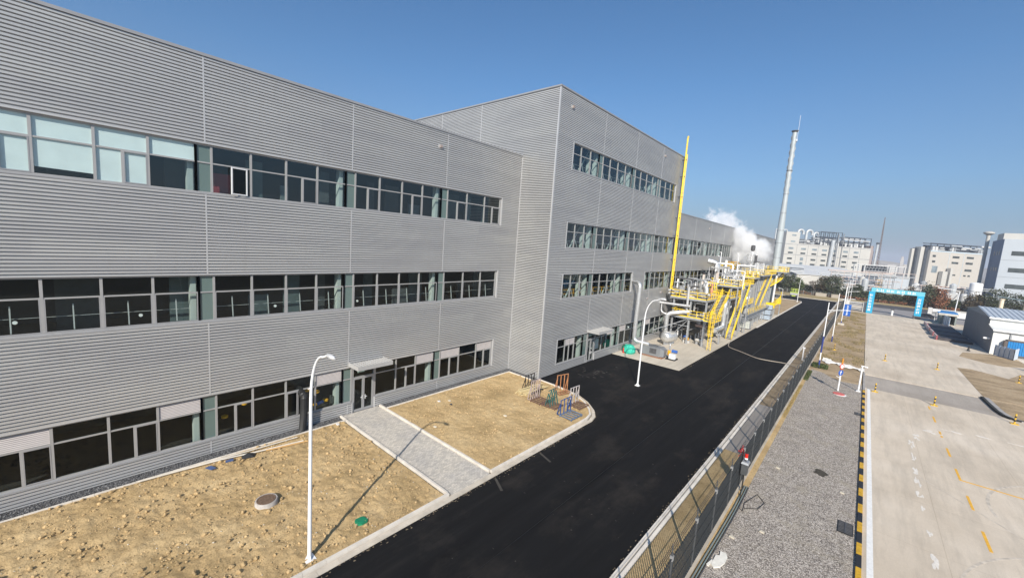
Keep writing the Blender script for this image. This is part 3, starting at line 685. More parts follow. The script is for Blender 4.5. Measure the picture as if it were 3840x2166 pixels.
for j in J2[:3]:
    for z in (8.0,13.9,22.2):
        mb=MB(); mb.bar((D-1.2,j-4.2,z),(D-1.2,j-1.0,z+4.4),.13); obj('brace',mb,COLM,hb)
        mb=MB(); mb.box(D-1.2,D-.8,j-1.7,j-1.3,z-.3,z+3.3); obj('column',mb,COLM,hb)
walllamp(hb,D,30.8,29.25,1.1); walllamp(hb,D,56.6,29.3,1.); walllamp(hb,D,55.6,7.3,.8); walllamp(hb,D,61,8.0,.9)
for z,h in ((21.92,3.4),(13.47,3.4),(7.72,3.4)):
    for y in np.arange(32.5,62,3.4):
        d=rr.uniform(1.8,4.5); w=rr.uniform(.8,2.4); mb=MB(); mb.box(D-d-.12,D-d,y,y+w,z,z+h*rr.choice([1,.7,.55])); obj('partition',mb,rr.choice(PT),hb)
# process gear seen behind the second storey glass
for i,(y,z,w,h,m,nm,lb,ct) in enumerate([(33.0,8.4,3.2,1.9,mat('blue tank paint',(.02,.10,.30),.4),'process_tank','blue process tank behind the second storey glass near the corner','tank')]):
    mb=MB(); mb.box(D-3.2,D-2,y-w/2,y+w/2,z,z+h); o=obj(nm,mb,m,None,False,(D-2.6,y,z)); tag(o,lb,ct)
mb=MB()
for z in (8.35,8.9,9.4): mb.bar((D-1.6,31.8,z),(D-1.6,48.8,z),.05)
for y in np.arange(31.8,48.9,1.2): mb.bar((D-1.6,y,7.8),(D-1.6,y,9.4),.05)
o=obj('guard_rail',mb,YELD,None,False,(D-1.6,40,7.7)); tag(o,'yellow guard rail seen through the second storey windows of the tall block','railing')
for y,z,lb in ((45.6,2.75,'left'),(60,0,'')):
    if z:
        mb=MB(); mb.tube([(D-1.6,42.0,2.9),(D-1.6,46.5,2.5)],.11,8); o=obj('lagged_pipe',mb,WHITE,None,True,(D-1.6,44,2.7)); tag(o,'white pipe run behind the ground floor glass right of the side door','pipe')
        mb=MB(); mb.box(D-1.8,D-1.0,41.9,43.2,.9,2.3); o=obj('switch_cabinet',mb,WHITE,None,False,(D-1.4,42.5,0)); tag(o,'white cabinet standing inside beside the side door','cabinet')
        mb=MB(); mb.lathe((D-1.3,40.95,3.2),[(.2,-.3),(.42,-.1),(.42,.25),(.2,.4)],12); o=obj('hopper',mb,WHITE,None,True,(D-1.3,40.95,3.2)); tag(o,'white drum just inside the glass under the canopy','drum')
# low annex beyond
ax=thing('factory_annex','lower rear wing of the factory running away behind the yellow platforms','factory',(D,Y2,0))
Y3=166.0; ZR3=21.6; J3=[75.1,85.4,95.7,106.1,116,126,135,143,151,159]
for z0,z1 in [(3.93,8.65),(11.51,14.43),(17.31,ZR3)]: wall_strip(ax,D,Y2+.02,Y3,z0,z1,J3)
wall_strip(ax,D,Y2+.02,Y3,.06,.97,J3)
for z0,z1 in bands2[:3]: wall_strip(ax,D,103.3,Y3,z0,z1,J3)
prev=65.2
for (z0,z1),zt in zip(bands2[:3],(2.95,10.43,16.3)):
    js=[65.2]+J3[:4]
    for a,b in zip(js,js[1:]):
        b=min(b,103.2+ .65) ; w=(b-a-.95)/4.0
        ys=[a-.65+ (0.65 if a<66 else 0),a+.3]+[a+.3+ (b-.65-a-.3)*k/4 for k in (1,2,3,4)]
        window(ax,D,ys,['nn']+['gg']*4,z0,zt,z1,glass=GLASSU if z0>14 else GLASS)
    flash(ax,D,Y2+.1,103.16,z0,z1)
mb=MB(); mb.box(-24,D-.06,Y2,Y3,ZR3-.5,ZR3-.2); obj('roof',mb,ROOF,ax)
mb=MB(); mb.box(D-.3,D+.14,Y2+.1,Y3,ZR3-.1,ZR3+.05); obj('parapet_cap',mb,TRIM,ax)
mb=MB(); mb.box(-24,D+.05,Y3-.1,Y3+.02,0,ZR3-.15); obj('end_wall',mb,CLAD,ax)
inside(ax,D,Y2+.05,Y3-.15,10,[.02,7.7,13.45],ZR3-.3,[75.1,85.4,95.7])
for j in (75.1,85.4,95.7):
    mb=MB(); mb.bar((D-1.2,j-5,13.6),(D-1.2,j-1,17.2),.2); obj('brace',mb,COLM,ax)
walllamp(ax,D,83.7,20.1,1.)
# ------------------------------------------------------------------ process plant on the pad
def rail(mb,pts,h=1.1,sp=1.3,t=.075,toe=True):
    pts=[Vector(p) for p in pts]
    for a,b in zip(pts,pts[1:]):
        for hh in (h,h*.55): mb.bar(a+Vector((0,0,hh)),b+Vector((0,0,hh)),t)
        if toe: mb.bar(a+Vector((0,0,.08)),b+Vector((0,0,.08)),.02,.15)
        n=max(1,round((b-a).length/sp))
        for i in range(n+1):
            p=a+(b-a)*i/n; mb.bar(p,p+Vector((0,0,h)),t)
def deck(par,x0,x1,y0,y1,z,sides='wens',gaps=(),beams=True,name='deck'):
    mb=MB(); mb.box(x0,x1,y0,y1,z-.05,z)
    n=max(2,round((y1-y0)/2.5))
    for i in range(n+1):
        y=y0+(y1-y0)*i/n; mb.box(x0+.02,x1-.02,y-.07,y+.07,z-.3,z-.051)
    for x in (x0,x1-.14): mb.box(x,x+.14,y0-.08,y1+.08,z-.34,z-.0505)
    obj(name,mb,STEEL,par)
    R_={'s':[(x0+.05,y0+.05,z),(x1-.05,y0+.05,z)],'n':[(x0+.05,y1-.05,z),(x1-.05,y1-.05,z)],'w':[(x0+.05,y0+.05,z),(x0+.05,y1-.05,z)],'e':[(x1-.05,y0+.05,z),(x1-.05,y1-.05,z)]}
    for s_ in sides:
        mb=MB(); rail(mb,R_[s_]); obj('railing',mb,YEL,par)
def columns(par,pts,z0,z1,w=.26,m=None):
    for x,y in pts:
        mb=MB(); mb.box(x-w/2,x+w/2,y-w/2+.03,y-w/2+.05,z0,z1);mb.box(x-w/2,x+w/2,y+w/2-.05,y+w/2-.03,z0,z1);mb.box(x-.015,x+.015,y-w/2+.05,y+w/2-.05,z0,z1); mb.box(x-w*.8,x+w*.8,y-w*.8,y+w*.8,z0,z0+.04)
        obj('column',mb,m or STEEL,par)
def stair(par,x0,x1,y0,z0,y1,z1,ymat=YEL):
    mb=MB(); n=max(3,round(abs(z1-z0)/.24))
    for i in range(1,n+1):
        t=i/(n+1); y=y0+(y1-y0)*t;z=z0+(z1-z0)*t; mb.box(x0+.05,x1-.05,y-.15,y+.15,z-.035,z+.03)
    obj('stair_treads',mb,SILVM,par)
    for x in (x0,x1):
        mb=MB(); mb.bar((x,y0,z0+.05),(x,y1,z1+.05),.06,.28,up=(0,0,1)); obj('stringer',mb,ymat,par)
        mb=MB(); rail(mb,[(x,y0,z0+.15),(x,y1,z1+.15)],1.05,1.0,.055,False); obj('handrail',mb,ymat,par)
# --- near two-storey platform
pa=thing('pipe_platform','nearest two storey steel platform with yellow rails at the wall end of the pad','platform',(8.7,67,0.03))
deck(pa,6.3,11.75,61.9,72.4,4.45,'swen'); deck(pa,5.9,11.6,61.9,72.4,7.55,'swen')
columns(pa,[(11.6,62.2),(11.6,67.2),(11.6,72.2),(6.5,62.2),(6.5,67.2),(6.5,72.2),(9.2,62.2)],.03,7.2)
mb=MB(); mb.bar((9.2,62.3,4.2),(5.0,58.0,2.0),.1); mb.bar((6.4,62.15,.6),(9.1,62.15,4.0),.09);mb.bar((11.6,62.4,4.5),(11.6,67,7.2),.1); obj('brace',mb,STEEL,pa)
mb=MB()
for x in (6.5,9.2,11.6):
    for z in (2.2,): mb.bar((x,62.3,z),(x,72,z),.12)
mb.bar((6.5,62.2,2.9),(9.2,62.2,2.9),.1); obj('cross_beam',mb,STEEL,pa)
# ladder with cage
ld=thing('cage_ladder','yellow caged ladder at the road side corner of the nearest platform','ladder',(13.1,60.7,.03))
mb=MB()
for x in (12.85,13.35): mb.bar((x,60.6,.05),(x,60.6,6.4),.06)
obj('rail',mb,YEL,ld); mb=MB()
for i in range(20): mb.bar((12.85,60.6,.35+i*.3),(13.35,60.6,.35+i*.3),.045)
obj('rung',mb,YEL,ld); mb=MB()
for i in range(6):
    z=2.4+i*.7; P=[(13.1+.42*math.cos(a),60.6-.05-.55*math.sin(a)*1.0,z) for a in np.linspace(0,PI,8)]
    for p,q in zip(P,P[1:]): mb.bar(p,q,.05,.05)
for a in np.linspace(.3,PI-.3,5): mb.bar((13.1+.42*math.cos(a),60.55-.55*math.sin(a),2.4),(13.1+.42*math.cos(a),60.55-.55*math.sin(a),5.9),.045)
obj('safety_cage',mb,YEL,ld)
mb=MB(); mb.box(11.8,13.5,60.7,64.2,4.35,4.42); obj('landing',mb,STEEL,ld)
mb=MB(); rail(mb,[(11.85,60.75,4.42),(12.8,60.75,4.42)]); rail(mb,[(13.45,60.75,4.42),(13.45,64.1,4.42)]); obj('landing_rail',mb,YEL,ld)
# stairs
st=thing('steel_stair','short yellow stair climbing between the two decks of the nearest platform','stair',(12.4,67,4.4))
stair(st,11.85,12.95,64.3,4.45,69.6,8.0)
mb=MB(); mb.box(11.8,13.1,69.7,72.3,7.9,7.96); obj('landing',mb,STEEL,st)
st=thing('steel_stair','long yellow stair rising from the ground beside the white caged tank','stair',(13,77,.03))
stair(st,12.55,13.45,73.0,.05,77.0,4.35); stair(st,12.55,13.45,78.2,4.4,82.6,9.0)
mb=MB(); mb.box(12.5,13.5,77.0,78.2,4.33,4.4); obj('landing',mb,STEEL,st)
columns(st,[(12.6,77.1),(13.4,77.1),(13.4,82.8),(12.6,82.8)],.03,8.9,.2)
st=thing('steel_stair','farthest yellow stair climbing to the deck beside the tall chimney','stair',(12.5,102,4))
stair(st,12.1,13.0,98.2,4.0,108.0,10.1)
# pipe header on top deck
hp=thing('pipe_header','silver flanged pipe header across the front of the upper deck','pipe',(8.6,62.6,7.6))
for y,z,x0,x1 in ((62.5,8.42,5.3,6.9),(62.35,8.42,7.9,11.9),(62.6,7.9,5.3,6.4)):
    mb=MB(); mb.tube([(x0,y,z),(x1,y,z)],.22,10); obj('header_pipe',mb,SILVM,hp,True)
for x,z in ((6.75,8.42),(10.95,8.36),(7.6,8.9)):
    mb=MB(); mb.tube([(x,62.5,z),(x,62.0,z)],.36,14); obj('blind_flange',mb,STEEL,hp,True)
mb=MB(); mb.tube([(8.72,61.85,9.4),(8.78,61.85,5.6)],.2,10); obj('drop_pipe',mb,SILVM,hp,True)
mb=MB(); mb.tube(bend([(10.0,64,8.2),(10,63.8,9.6),(10.9,63.6,9.6),(11.0,63.4,8.4)],.6),.34,10); obj('elbow',mb,SILV,hp,True)
lp=thing('steam_pipe','long silver pipe crossing between the two decks with a bent wall end','pipe',(6.5,61.5,6.2))
mb=MB(); mb.tube([(4.1,61.3,6.25),(9.5,61.3,6.35)],.2,10); obj('pipe_run',mb,SILVM,lp,True)
mb=MB(); mb.tube(bend([(4.8,61.4,6.2),(4.8,61.4,4.75),(5.7,61.4,4.45),(6.3,61.9,4.4)],.4),.12,8); obj('drop_pipe',mb,SILVM,lp,True)
mb=MB(); mb.tube([(4.1,61.3,6.3),(4.55,61.3,6.8),(5.4,61.3,6.9)],.3,8); obj('valve_body',mb,STEEL,lp,True)
zd=thing('air_duct','silver duct rising from the pad and bending under the lower deck','duct',(6.2,60.8,.03))
mb=MB(); mb.tube(bend([(6.1,60.8,.1),(6.1,60.8,4.7),(9.3,62.5,5.4)],.8),.36,12); obj('duct_run',mb,SILV,zd,True)
mb=MB(); mb.tube([(6.1,60.8,1.9),(6.1,60.8,2.0)],.42,12); obj('flange',mb,STEEL,zd,True)
# big wall duct
wd=thing('wall_duct','tall silver duct coming out of the factory wall and down to the grey fan housing','duct',(6.2,48.5,1.6))
mb=MB(); mb.tube(bend([(4.55,49.7,10.15),(6.25,48.5,10.15),(6.15,48.5,1.85),(8.3,48.9,1.7)],.7,7),.27,14); obj('duct_run',mb,SILV,wd,True)
for z in (4.2,7.2):
    mb=MB(); mb.tube([(6.17,48.5,z),(6.17,48.5,z+.09)],.30,14); obj('duct_joint',mb,STEEL,wd,True)
# fan housing and pump skid
fh=thing('fan_housing','low grey fan housing with a dark access panel at the pad edge','machine',(8.5,49.6,.03))
mb=MB(); mb.prism([(7.1,48.7),(10.0,48.7),(10.0,50.3),(7.1,50.3)],.25,1.5); obj('housing',mb,GREY,fh)
mb=MB(); mb.add([(10.0,48.75,.3),(10.45,49.0,.3),(10.45,50.1,.3),(10.0,50.28,.3),(10.0,48.75,1.48),(10.45,49.0,1.25),(10.45,50.1,1.25),(10.0,50.28,1.48)],[(3,2,1,0),(4,5,6,7),(0,1,5,4),(1,2,6,5),(2,3,7,6)]); obj('outlet_hood',mb,GREY,fh)
mb=MB(); mb.box(8.55,9.5,48.66,48.69,.6,1.3); obj('access_panel',mb,STEELD,fh)
mb=MB(); mb.box(7.2,10.3,48.75,50.2,.05,.25); obj('skid',mb,mat('rusty skid',(.25,.12,.07),.8,0,.3,5.),fh)
mb=MB(); mb.tube([(7.6,49.5,1.5),(7.6,49.5,1.65)],.3,10);mb.bar((8.2,49.0,1.52),(9.6,49.0,1.75),.06);mb.bar((8.2,50,1.52),(9.6,50,1.75),.06); obj('lifting_bar',mb,STEELD,fh)
ps=thing('pump_skid','small pump with blue motor and white base beside the grey fan housing','pump',(11.0,50.2,.03))
mb=MB(); mb.box(10.6,11.9,49.4,50.6,.05,.22); obj('base_frame',mb,BLACKP,ps)
mb=MB(); mb.box(11.0,11.8,49.5,50.1,.22,.85); obj('plinth',mb,WHITE,ps)
mb=MB(); mb.tube([(11.1,50.3,1.15),(11.8,50.3,1.15)],.22,10); obj('motor',mb,mat('blue machine paint',(.04,.12,.4),.4),ps,True)
mb=MB(); mb.lathe((10.75,50.2,.9),[(.1,-.5),(.22,-.3),(.22,.2),(.1,.3)],10); obj('pump_head',mb,YELD,ps,True)
mb=MB(); mb.tube(bend([(10.75,50.3,1.2),(10.75,50.3,2.1),(10.6,52,2.1)],.3),.09,8); obj('pipe',mb,STEEL,ps,True)
for i,(x,y,s,h,lb) in enumerate([(5.95,47.9,.85,1.25,'large green netting bundle against the grey fan housing'),(4.95,48.7,.55,.9,'smaller dark green netting bundle at the foot of the wall')]):
    mb=MB(); prof=[(s*.8,0),(s*1.02,h*.25),(s*.95,h*.6),(s*.7,h*.9),(s*.2,h)]; mb.lathe((x,y,.03),prof,18)
    mb.v=[(a+.13*noise.noise((a*3,b*3,c*3)),b+.13*noise.noise((a*3,b*3,c*3+5)),c+(.16*noise.noise((a*4,b*4,9)) if c>.1 else 0)) for a,b,c in mb.v]
    o=obj('netting_bundle',mb,mat('green netting' if i==0 else 'dark green netting',(.03,.42,.30) if i==0 else (.02,.10,.06),.7,0,.25,6.,bump=.4),None,False,(x,y,.03)); tag(o,lb,'bundle')
mb=MB(); mb.cyl((5.35,47.3),.12,.03,.65,10); mb.tube([(5.35,47.3,.65),(5.35,47.3,.78)],[.09,.04],8); o=obj('fire_extinguisher',mb,mat('red paint',(.55,.03,.02),.4),None,True,(5.35,47.3,.03)); tag(o,'red extinguisher between the green bundles','extinguisher')
# vessels below the platform
def vessel(name,lab,cat,c0,c1,r,m,legs=True,z0=.03):
    c0=Vector(c0);c1=Vector(c1);d=(c1-c0).normalized()
    t=thing(name,lab,cat,(c0.x,c0.y,z0))
    mb=MB(); mb.tube([c0-d*.35*r*1.2,c0-d*.2*r*1.2,c0,c1,c1+d*.2*r*1.2,c1+d*.35*r*1.2],[r*.35,r*.8,r,r,r*.8,r*.35],18); obj('shell',mb,m,t,True)
    for k in (.2,.8):
        p=c0+(c1-c0)*k
        if legs:
            mb=MB(); n=Vector((d.y,-d.x,0))*r*.75
            mb.bar((p.x,p.y,z0),(p.x,p.y,p.z-r*.75),r*1.3,.15,up=(n.x,n.y,0)); obj('saddle',mb,STEEL,t)
    return t
vessel('pressure_vessel','polished horizontal vessel in front of the nearest platform','vessel',(7.3,57.6,1.35),(7.9,59.6,1.35),.85,SILV)
vessel('pressure_vessel','pinkish lagged vessel deep under the nearest platform','vessel',(9.6,65,2.9),(11.2,65,2.9),.26,mat('pinkish lagging',(.5,.36,.33),.6),False)
vessel('pressure_vessel','large dark furnace drum under the lower deck','vessel',(8.6,66,2.1),(8.6,71,2.1),1.3,mat('shade dark steel',(.10,.095,.085),.6,.3,.4,2.))  # near-black steel, shared with the boxes that darken the space under the decks
vessel('pressure_vessel','low white pump barrel near the ladder foot','vessel',(10.3,63.3,.75),(11.3,63.3,.75),.25,mat('dull white paint',(.5,.48,.45),.6))
vessel('pressure_vessel','dark drum lying on the upper storey under the header','vessel',(8.5,66.5,5.8),(11.0,66.5,6.0),.6,mat('shade dark steel',(.1,.1,.09),.6),False,4.45)
rr=random.Random(11)
for i in range(7):
    x=rr.uniform(6.8,11.2);y=rr.uniform(62.8,71)
    mb=MB(); z=rr.uniform(3.2,4.1); mb.tube(bend([(x,y,.1),(x,y,z),(x+rr.uniform(-1.5,1.5),y+.2,z)],.3),rr.choice([.07,.1,.14]),8)
    o=obj('riser_pipe',mb,rr.choice([STEEL,SILVM,STEELD]),None,True,(x,y,.03)); tag(o,'thin riser pipe standing in the clutter under the nearest platform','pipe','riser pipes under the nearest platform')
for i,(x,y,m,lb) in enumerate([(9.0,62.9,YELD,'small pump with a yellow cap under the middle of the nearest platform'),(8.2,64.5,MC['blue machine paint'],'small pump with a blue cap behind the polished vessel')]):
    t=thing('pump',lb,'pump',(x,y,.03)); mb=MB(); mb.box(x-.5,x+.5,y-.3,y+.3,.03,.45); obj('base_frame',mb,mat('dull white paint',(.5,.48,.45),.6),t); mb=MB(); mb.tube([(x-.3,y,.7),(x+.3,y,.7)],.24,10); obj('motor',mb,m,t,True)
mb=MB(); mb.bar((6.9,60.5,.35),(9.5,59.8,.35),.05);mb.bar((6.9,60.5,.0),(6.9,60.5,.35),.05);mb.bar((9.5,59.8,.0),(9.5,59.8,.35),.05)
# valve clutter on upper deck
for i,(x,y,h,r,m,lb) in enumerate([(7.4,65.5,2.2,.26,SILVM,'stout silver valve stack on the upper deck near the wall'),(8.4,66.0,2.6,.22,SILVM,'second silver valve stack on the upper deck'),(9.6,66.5,2.9,.3,mat('cream lagging',(.6,.52,.46),.6),'cream lagged valve stack on the upper deck'),(10.8,67,2.4,.22,mat('salmon cap',(.65,.28,.18),.5),'salmon topped valve stack on the upper deck'),(6.6,64.2,1.6,.4,STEEL,'drum shaped valve at the wall end of the upper deck')]):
    mb=MB(); mb.lathe((x,y,7.56),[(r*.6,0),(r*.6,h*.3),(r,h*.35),(r,h*.6),(r*.5,h*.65),(r*.5,h*.9),(r*.8,h*.92),(r*.8,h)],12)
    o=obj('valve_stack',mb,m,None,True,(x,y,7.56)); tag(o,lb,'valve')
# exhaust stub with cowl near the yellow pipe
t=thing('vent_stub','dark capped vent stub above the upper deck in front of the windows','vent',(8.6,69,7.6)); mb=MB(); mb.tube([(8.6,69,7.6),(8.7,69,11.3)],.2,10); obj('stub_pipe',mb,mat('cream lagging',(.6,.52,.46),.6),t,True); mb=MB(); mb.lathe((8.7,69,11.3),[(.15,0),(.42,.15),(.42,.35),(.1,.5)],10); obj('cap',mb,BLACKP,t,True)
# yellow gas vent pipe
yp=thing('yellow_vent_pipe','very tall thin yellow pipe strapped to the end of the tall block','pipe',(4.98,64,7.6))
mb=MB(); mb.tube([(5.03,64,7.7),(5.0,64,33.4),(5.05,64,33.9)],.13,8); obj('pipe_run',mb,YEL,yp,True)
mb=MB(); mb.tube([(5.24,64.1,7.7),(5.21,64.1,31.0)],.07,8); obj('side_pipe',mb,YEL,yp,True)
for z in (10.5,13.5,17.5,20.5,24,27.3,30): 
    mb=MB(); mb.box(4.5,5.2,63.9,64.1,z,z+.15); obj('bracket',mb,STEELD,yp)
# big silver elbow pipe right of the platform
bp=thing('silver_elbow_pipe','fat silver pipe dropping beside the ladder and turning toward the platform','pipe',(12,72,.03))
mb=MB(); mb.tube(bend([(12.0,72.6,7.2),(12.0,71.8,6.2),(12.05,71.8,2.2),(12.0,67.0,2.2)],.9,7),.42,14); obj('pipe_run',mb,SILV,bp,True)
mb=MB(); mb.box(12.6,13.3,66.4,67.0,1.55,1.7); mb.box(12.85,13.05,66.6,66.8,.05,1.55); obj('pipe_support',mb,STEEL,bp)
# yellow cable crate
mb=MB()
for x in np.arange(9.7,11.3,.32): mb.bar((x,68.2,8.9),(x-.2,68.2,10.1),.09)
mb.bar((9.4,68.2,10.1),(11.3,68.2,10.1),.1);mb.bar((9.7,68.2,9.4),(11.2,68.2,9.4),.1);mb.bar((9.9,68.2,8.6),(11.2,69,10.1),.1);mb.box(9.6,11.2,68.1,69.3,8.55,8.7)
o=obj('yellow_truss',mb,YEL,None,False,(10.4,68.2,8.5)); tag(o,'bright yellow truss frame at the back of the upper deck','frame')
# --- platform B
pb=thing('process_platform','middle steel platform group with stacked yellow railed decks','platform',(10,82,.03))
deck(pb,6.0,12.4,72.6,84.0,7.3,'swen'); deck(pb,7.6,12.5,77.6,92.0,9.25,'swen'); deck(pb,5.2,8.4,90,97,12.05,'swen',name='top_deck'); deck(pb,9.0,12.6,84.5,92.4,5.2,'se',name='low_deck'); deck(pb,9.2,12.5,92.5,97,10.6,'swen',name='link_deck')
columns(pb,[(12.2,74),(12.2,79),(12.2,84),(12.2,91.5),(7.9,79),(7.9,86),(7.9,91.5),(6.2,74)],.03,9.0)
columns(pb,[(5.4,90.2),(8.2,90.2),(8.2,96.8)],9.2,12.0,.2)
mb=MB(); mb.bar((12.2,84.2,.3),(12.2,91.4,8.8),.12);mb.bar((12.2,79.2,4.8),(12.2,84,8.8),.1); obj('brace',mb,STEEL,pb)
# walkway with pipe rack under
wk=thing('low_walkway','low railed walkway along the road side between the two long stairs','walkway',(12.9,91,.03))
deck(wk,12.55,13.45,83.2,103.0,3.5,''); deck(wk,12.5,13.4,103,108,3.5,'')
for ya_ in (83.3,93.2):
    mb=MB(); rail(mb,[(13.4,ya_,3.5),(13.4,ya_+9.7,3.5)],1.1,1.6,.05,False); obj('railing',mb,YEL,wk)
columns(wk,[(12.8,84),(12.8,89),(12.8,94),(12.8,99),(12.8,104)],.03,3.3,.18)
mb=MB()
for z in (2.2,2.55,2.9):
    for x in (12.7,13.1): mb.tube([(x,82,z),(x,103,z)],.07,6)
obj('rack_pipe',mb,SILVM,wk,True)
# grey furnace body
mb=MB(); mb.box(7.0,12.0,97.5,113.5,.03,11.0)
o=thing('furnace_casing','large grey furnace casing behind the farthest stair','casing',(9.5,105,.03)); mb2=MB()
for y in np.arange(97.5,113.6,2.0): mb2.box(12.0,12.12,y-.06,y+.06,.1,10.95)
for z in (3.5,7.2,10.8): mb2.box(12.001,12.16,97.5,113.5,z-.08,z+.08)
for x in np.arange(7.0,12.1,1.65): mb2.box(x-.06,x+.06,97.38,97.5,.1,10.95)
obj('casing_shell',mb,mat('casing grey',(.30,.30,.295),.6,.1,.12,.8),o); obj('stiffener',mb2,STEEL,o)
deckp=thing('furnace_deck','yellow railed deck on top of the furnace casing','platform',(10,100,11)); deck(deckp,8.4,13.0,98,114,11.1,'swe')
# hopper, silencers
hp=thing('grey_hopper','grey tapered hopper hanging between the two long stairs','hopper',(11,83,4))
mb=MB(); mb.add([(10.2,80.2,7.2),(12.1,80.2,7.2),(12.1,85.8,7.2),(10.2,85.8,7.2),(10.9,82.2,5.3),(11.7,82.2,5.3),(11.7,83.6,5.3),(10.9,83.6,5.3)],[(0,1,2,3),(7,6,5,4),(4,5,1,0),(5,6,2,1),(6,7,3,2),(7,4,0,3)]); obj('hopper_body',mb,mat('brushed brown steel',(.30,.27,.25),.35,.7),hp)
for i,(x,y,z0,z1,r) in enumerate([(11.2,76,.03,6.8,.32),(11.4,87,.03,6.2,.28),(11.5,93.5,.03,7.8,.22),(11.9,89.5,.03,6.6,.2),(10.2,75,.03,7.0,.5)]):
    t=thing('process_column',['vertical silver column left of the long stair','silver column under the middle deck','slim far column beside the furnace casing','slim pale column right of the long stair','fat column behind the silver elbow pipe'][i],'column',(x,y,z0))
    mb=MB(); mb.lathe((x,y,z0),[(r,0),(r,z1-.3),(r*.6,z1-.1),(r*.3,z1)],12); obj('shell',mb,SILVM,t,True)
    mb=MB(); 
    for q in (1.5,3.2,4.9): mb.lathe((x,y,z0+q),[(r+.05,0),(r+.05,.1)],12)
    obj('flange',mb,STEEL,t,True)
# U duct towards the wall
ud=thing('exhaust_elbow','big bright elbow duct rising behind the platforms and turning to the wall','duct',(7.4,80,7.3))
mb=MB(); mb.tube(bend([(7.9,80,7.4),(7.9,80,13.2),(6.2,79.4,13.6)],1.1,7),.5,14); obj('duct_run',mb,SILV,ud,True)
# white stack and thin vents
sk_=thing('white_stack','short white stack between the elbow duct and the orange cage','stack',(8.2,85,9.3)); mb=MB(); mb.tube([(8.2,85,9.3),(8.15,85,13.9)],.24,10); obj('stack_pipe',mb,WHITE,sk_,True); mb=MB(); mb.tube([(8.2,85,12.2),(8.2,85,12.3)],.3,10); obj('flange',mb,STEEL,sk_,True)
for i,(x,y,z0,z1,r,lb) in enumerate([(7.3,84,9.3,15.4,.07,'thin twin vent leaning over the white stack'),(7.0,84.5,9.3,14.6,.09,'shorter vent next to the white stack'),(9.2,90,12.0,15.4,.06,'thin vent through the orange cage'),(12.7,80,7.4,11.2,.06,'thin vent at the corner of the middle deck'),(11.2,100,11.2,13.6,.07,'left thin vent on the furnace deck'),(12.4,100,11.2,13.6,.07,'right thin vent on the furnace deck')]):
    t=thing('vent_pipe',lb,'vent',(x,y,z0)); mb=MB(); mb.tube(bend([(x,y,z0),(x,y,z1),(x-.35,y,z1+.02)],.15,3),r,6); obj('pipe_run',mb,WHITE,t,True); mb=MB(); mb.tube([(x,y,z0),(x,y,z0+.06)],r*2,8); obj('base_flange',mb,STEEL,t)
cg=thing('orange_cage','amber railed cage high above the middle deck','platform',(8.1,90.5,12))
mb=MB(); mb.box(7.1,9.1,90,91.6,12.0,12.08); obj('cage_floor',mb,STEEL,cg); mb=MB()
for q in ([(7.1,90,12.08),(9.1,90,12.08),(9.1,91.6,12.08),(7.1,91.6,12.08),(7.1,90,12.08)],): rail(mb,q,1.5,.9,.08)
obj('cage_rail',mb,YELD,cg)
for x in (7.3,8.9):
    mb=MB(); mb.bar((x,90.4,9.25),(x,90.4,12.0),.14); obj('cage_leg',mb,STEEL,cg)
for i,(P,r) in enumerate([([(7.8,79,10.9),(7.8,79,9.6),(11.4,79,9.6),(11.4,79,11.0),(9.2,79,11.0)],.09),([(9.4,82,10.4),(9.4,82,12.0),(12.4,82,12.0),(12.4,82,9.3)],.1),([(7.4,81,11.4),(7.4,81,12.6),(9.9,81,12.6),(9.9,81,11.3),(7.2,81,11.3)],.08),([(9.7,88,9.3),(9.7,88,13.0),(12.2,92,13.0)],.14),([(12.3,78,9.3),(12.3,78,10.9),(10.4,78,10.9),(10.4,78,9.4)],.07),([(8.6,83,9.3),(8.6,83,10.2),(12.2,83,10.2)],.12)]):
    mb=MB(); mb.tube(bend(P,.2,3),r,7); o=obj('looped_pipe',mb,WHITE if i%2 else SILVM,None,True,P[0]); tag(o,['low double loop of thin pipe over the middle deck','tall pipe portal over the middle deck','small square pipe loop beside the elbow duct','high pipe running up to the lattice mast','small pipe hoop at the deck edge near the long stair','straight thin pipe along the middle deck'][i],'pipe')
# lattice mast with cowl
lm=thing('lattice_mast','pale lattice mast carrying a round vent cowl in front of the steam','mast',(10.0,98,8))
X0,X1,YA,YB=9.3,10.75,97.2,98.4
mb=MB()
for x in (X0,X1):
    for y in (YA,YB): mb.bar((x,y,8.0),(x,y,15.5),.12)
obj('mast_leg',mb,STEEL,lm); mb=MB()
for i in range(6):
    z=8.4+i*1.4; 
    for y in (YA,YB): mb.bar((X0,y,z),(X1,y,z),.08)
    for x in (X0,X1): mb.bar((x,YA,z),(x,YB,z),.08)
    if i<5: mb.bar((X0 if i%2 else X1,YA,z),(X1 if i%2 else X0,YA,z+1.4),.06)
obj('lattice',mb,STEEL,lm)
mb=MB(); mb.tube([(10.2,97.8,8.2),(10.2,97.8,16.2)],.16,8); obj('vent_pipe',mb,WHITE,lm,True)
mb=MB(); mb.lathe((10.2,97.8,16.2),[(.2,0),(.42,.2),(.45,.8),(.42,1.25),(.2,1.35)],12); obj('cowl',mb,STEELD,lm,True)
mb=MB(); mb.box(X1+.05,X1+.45,97.5,98.2,13.6,15.3); obj('cable_box',mb,STEELD,lm)
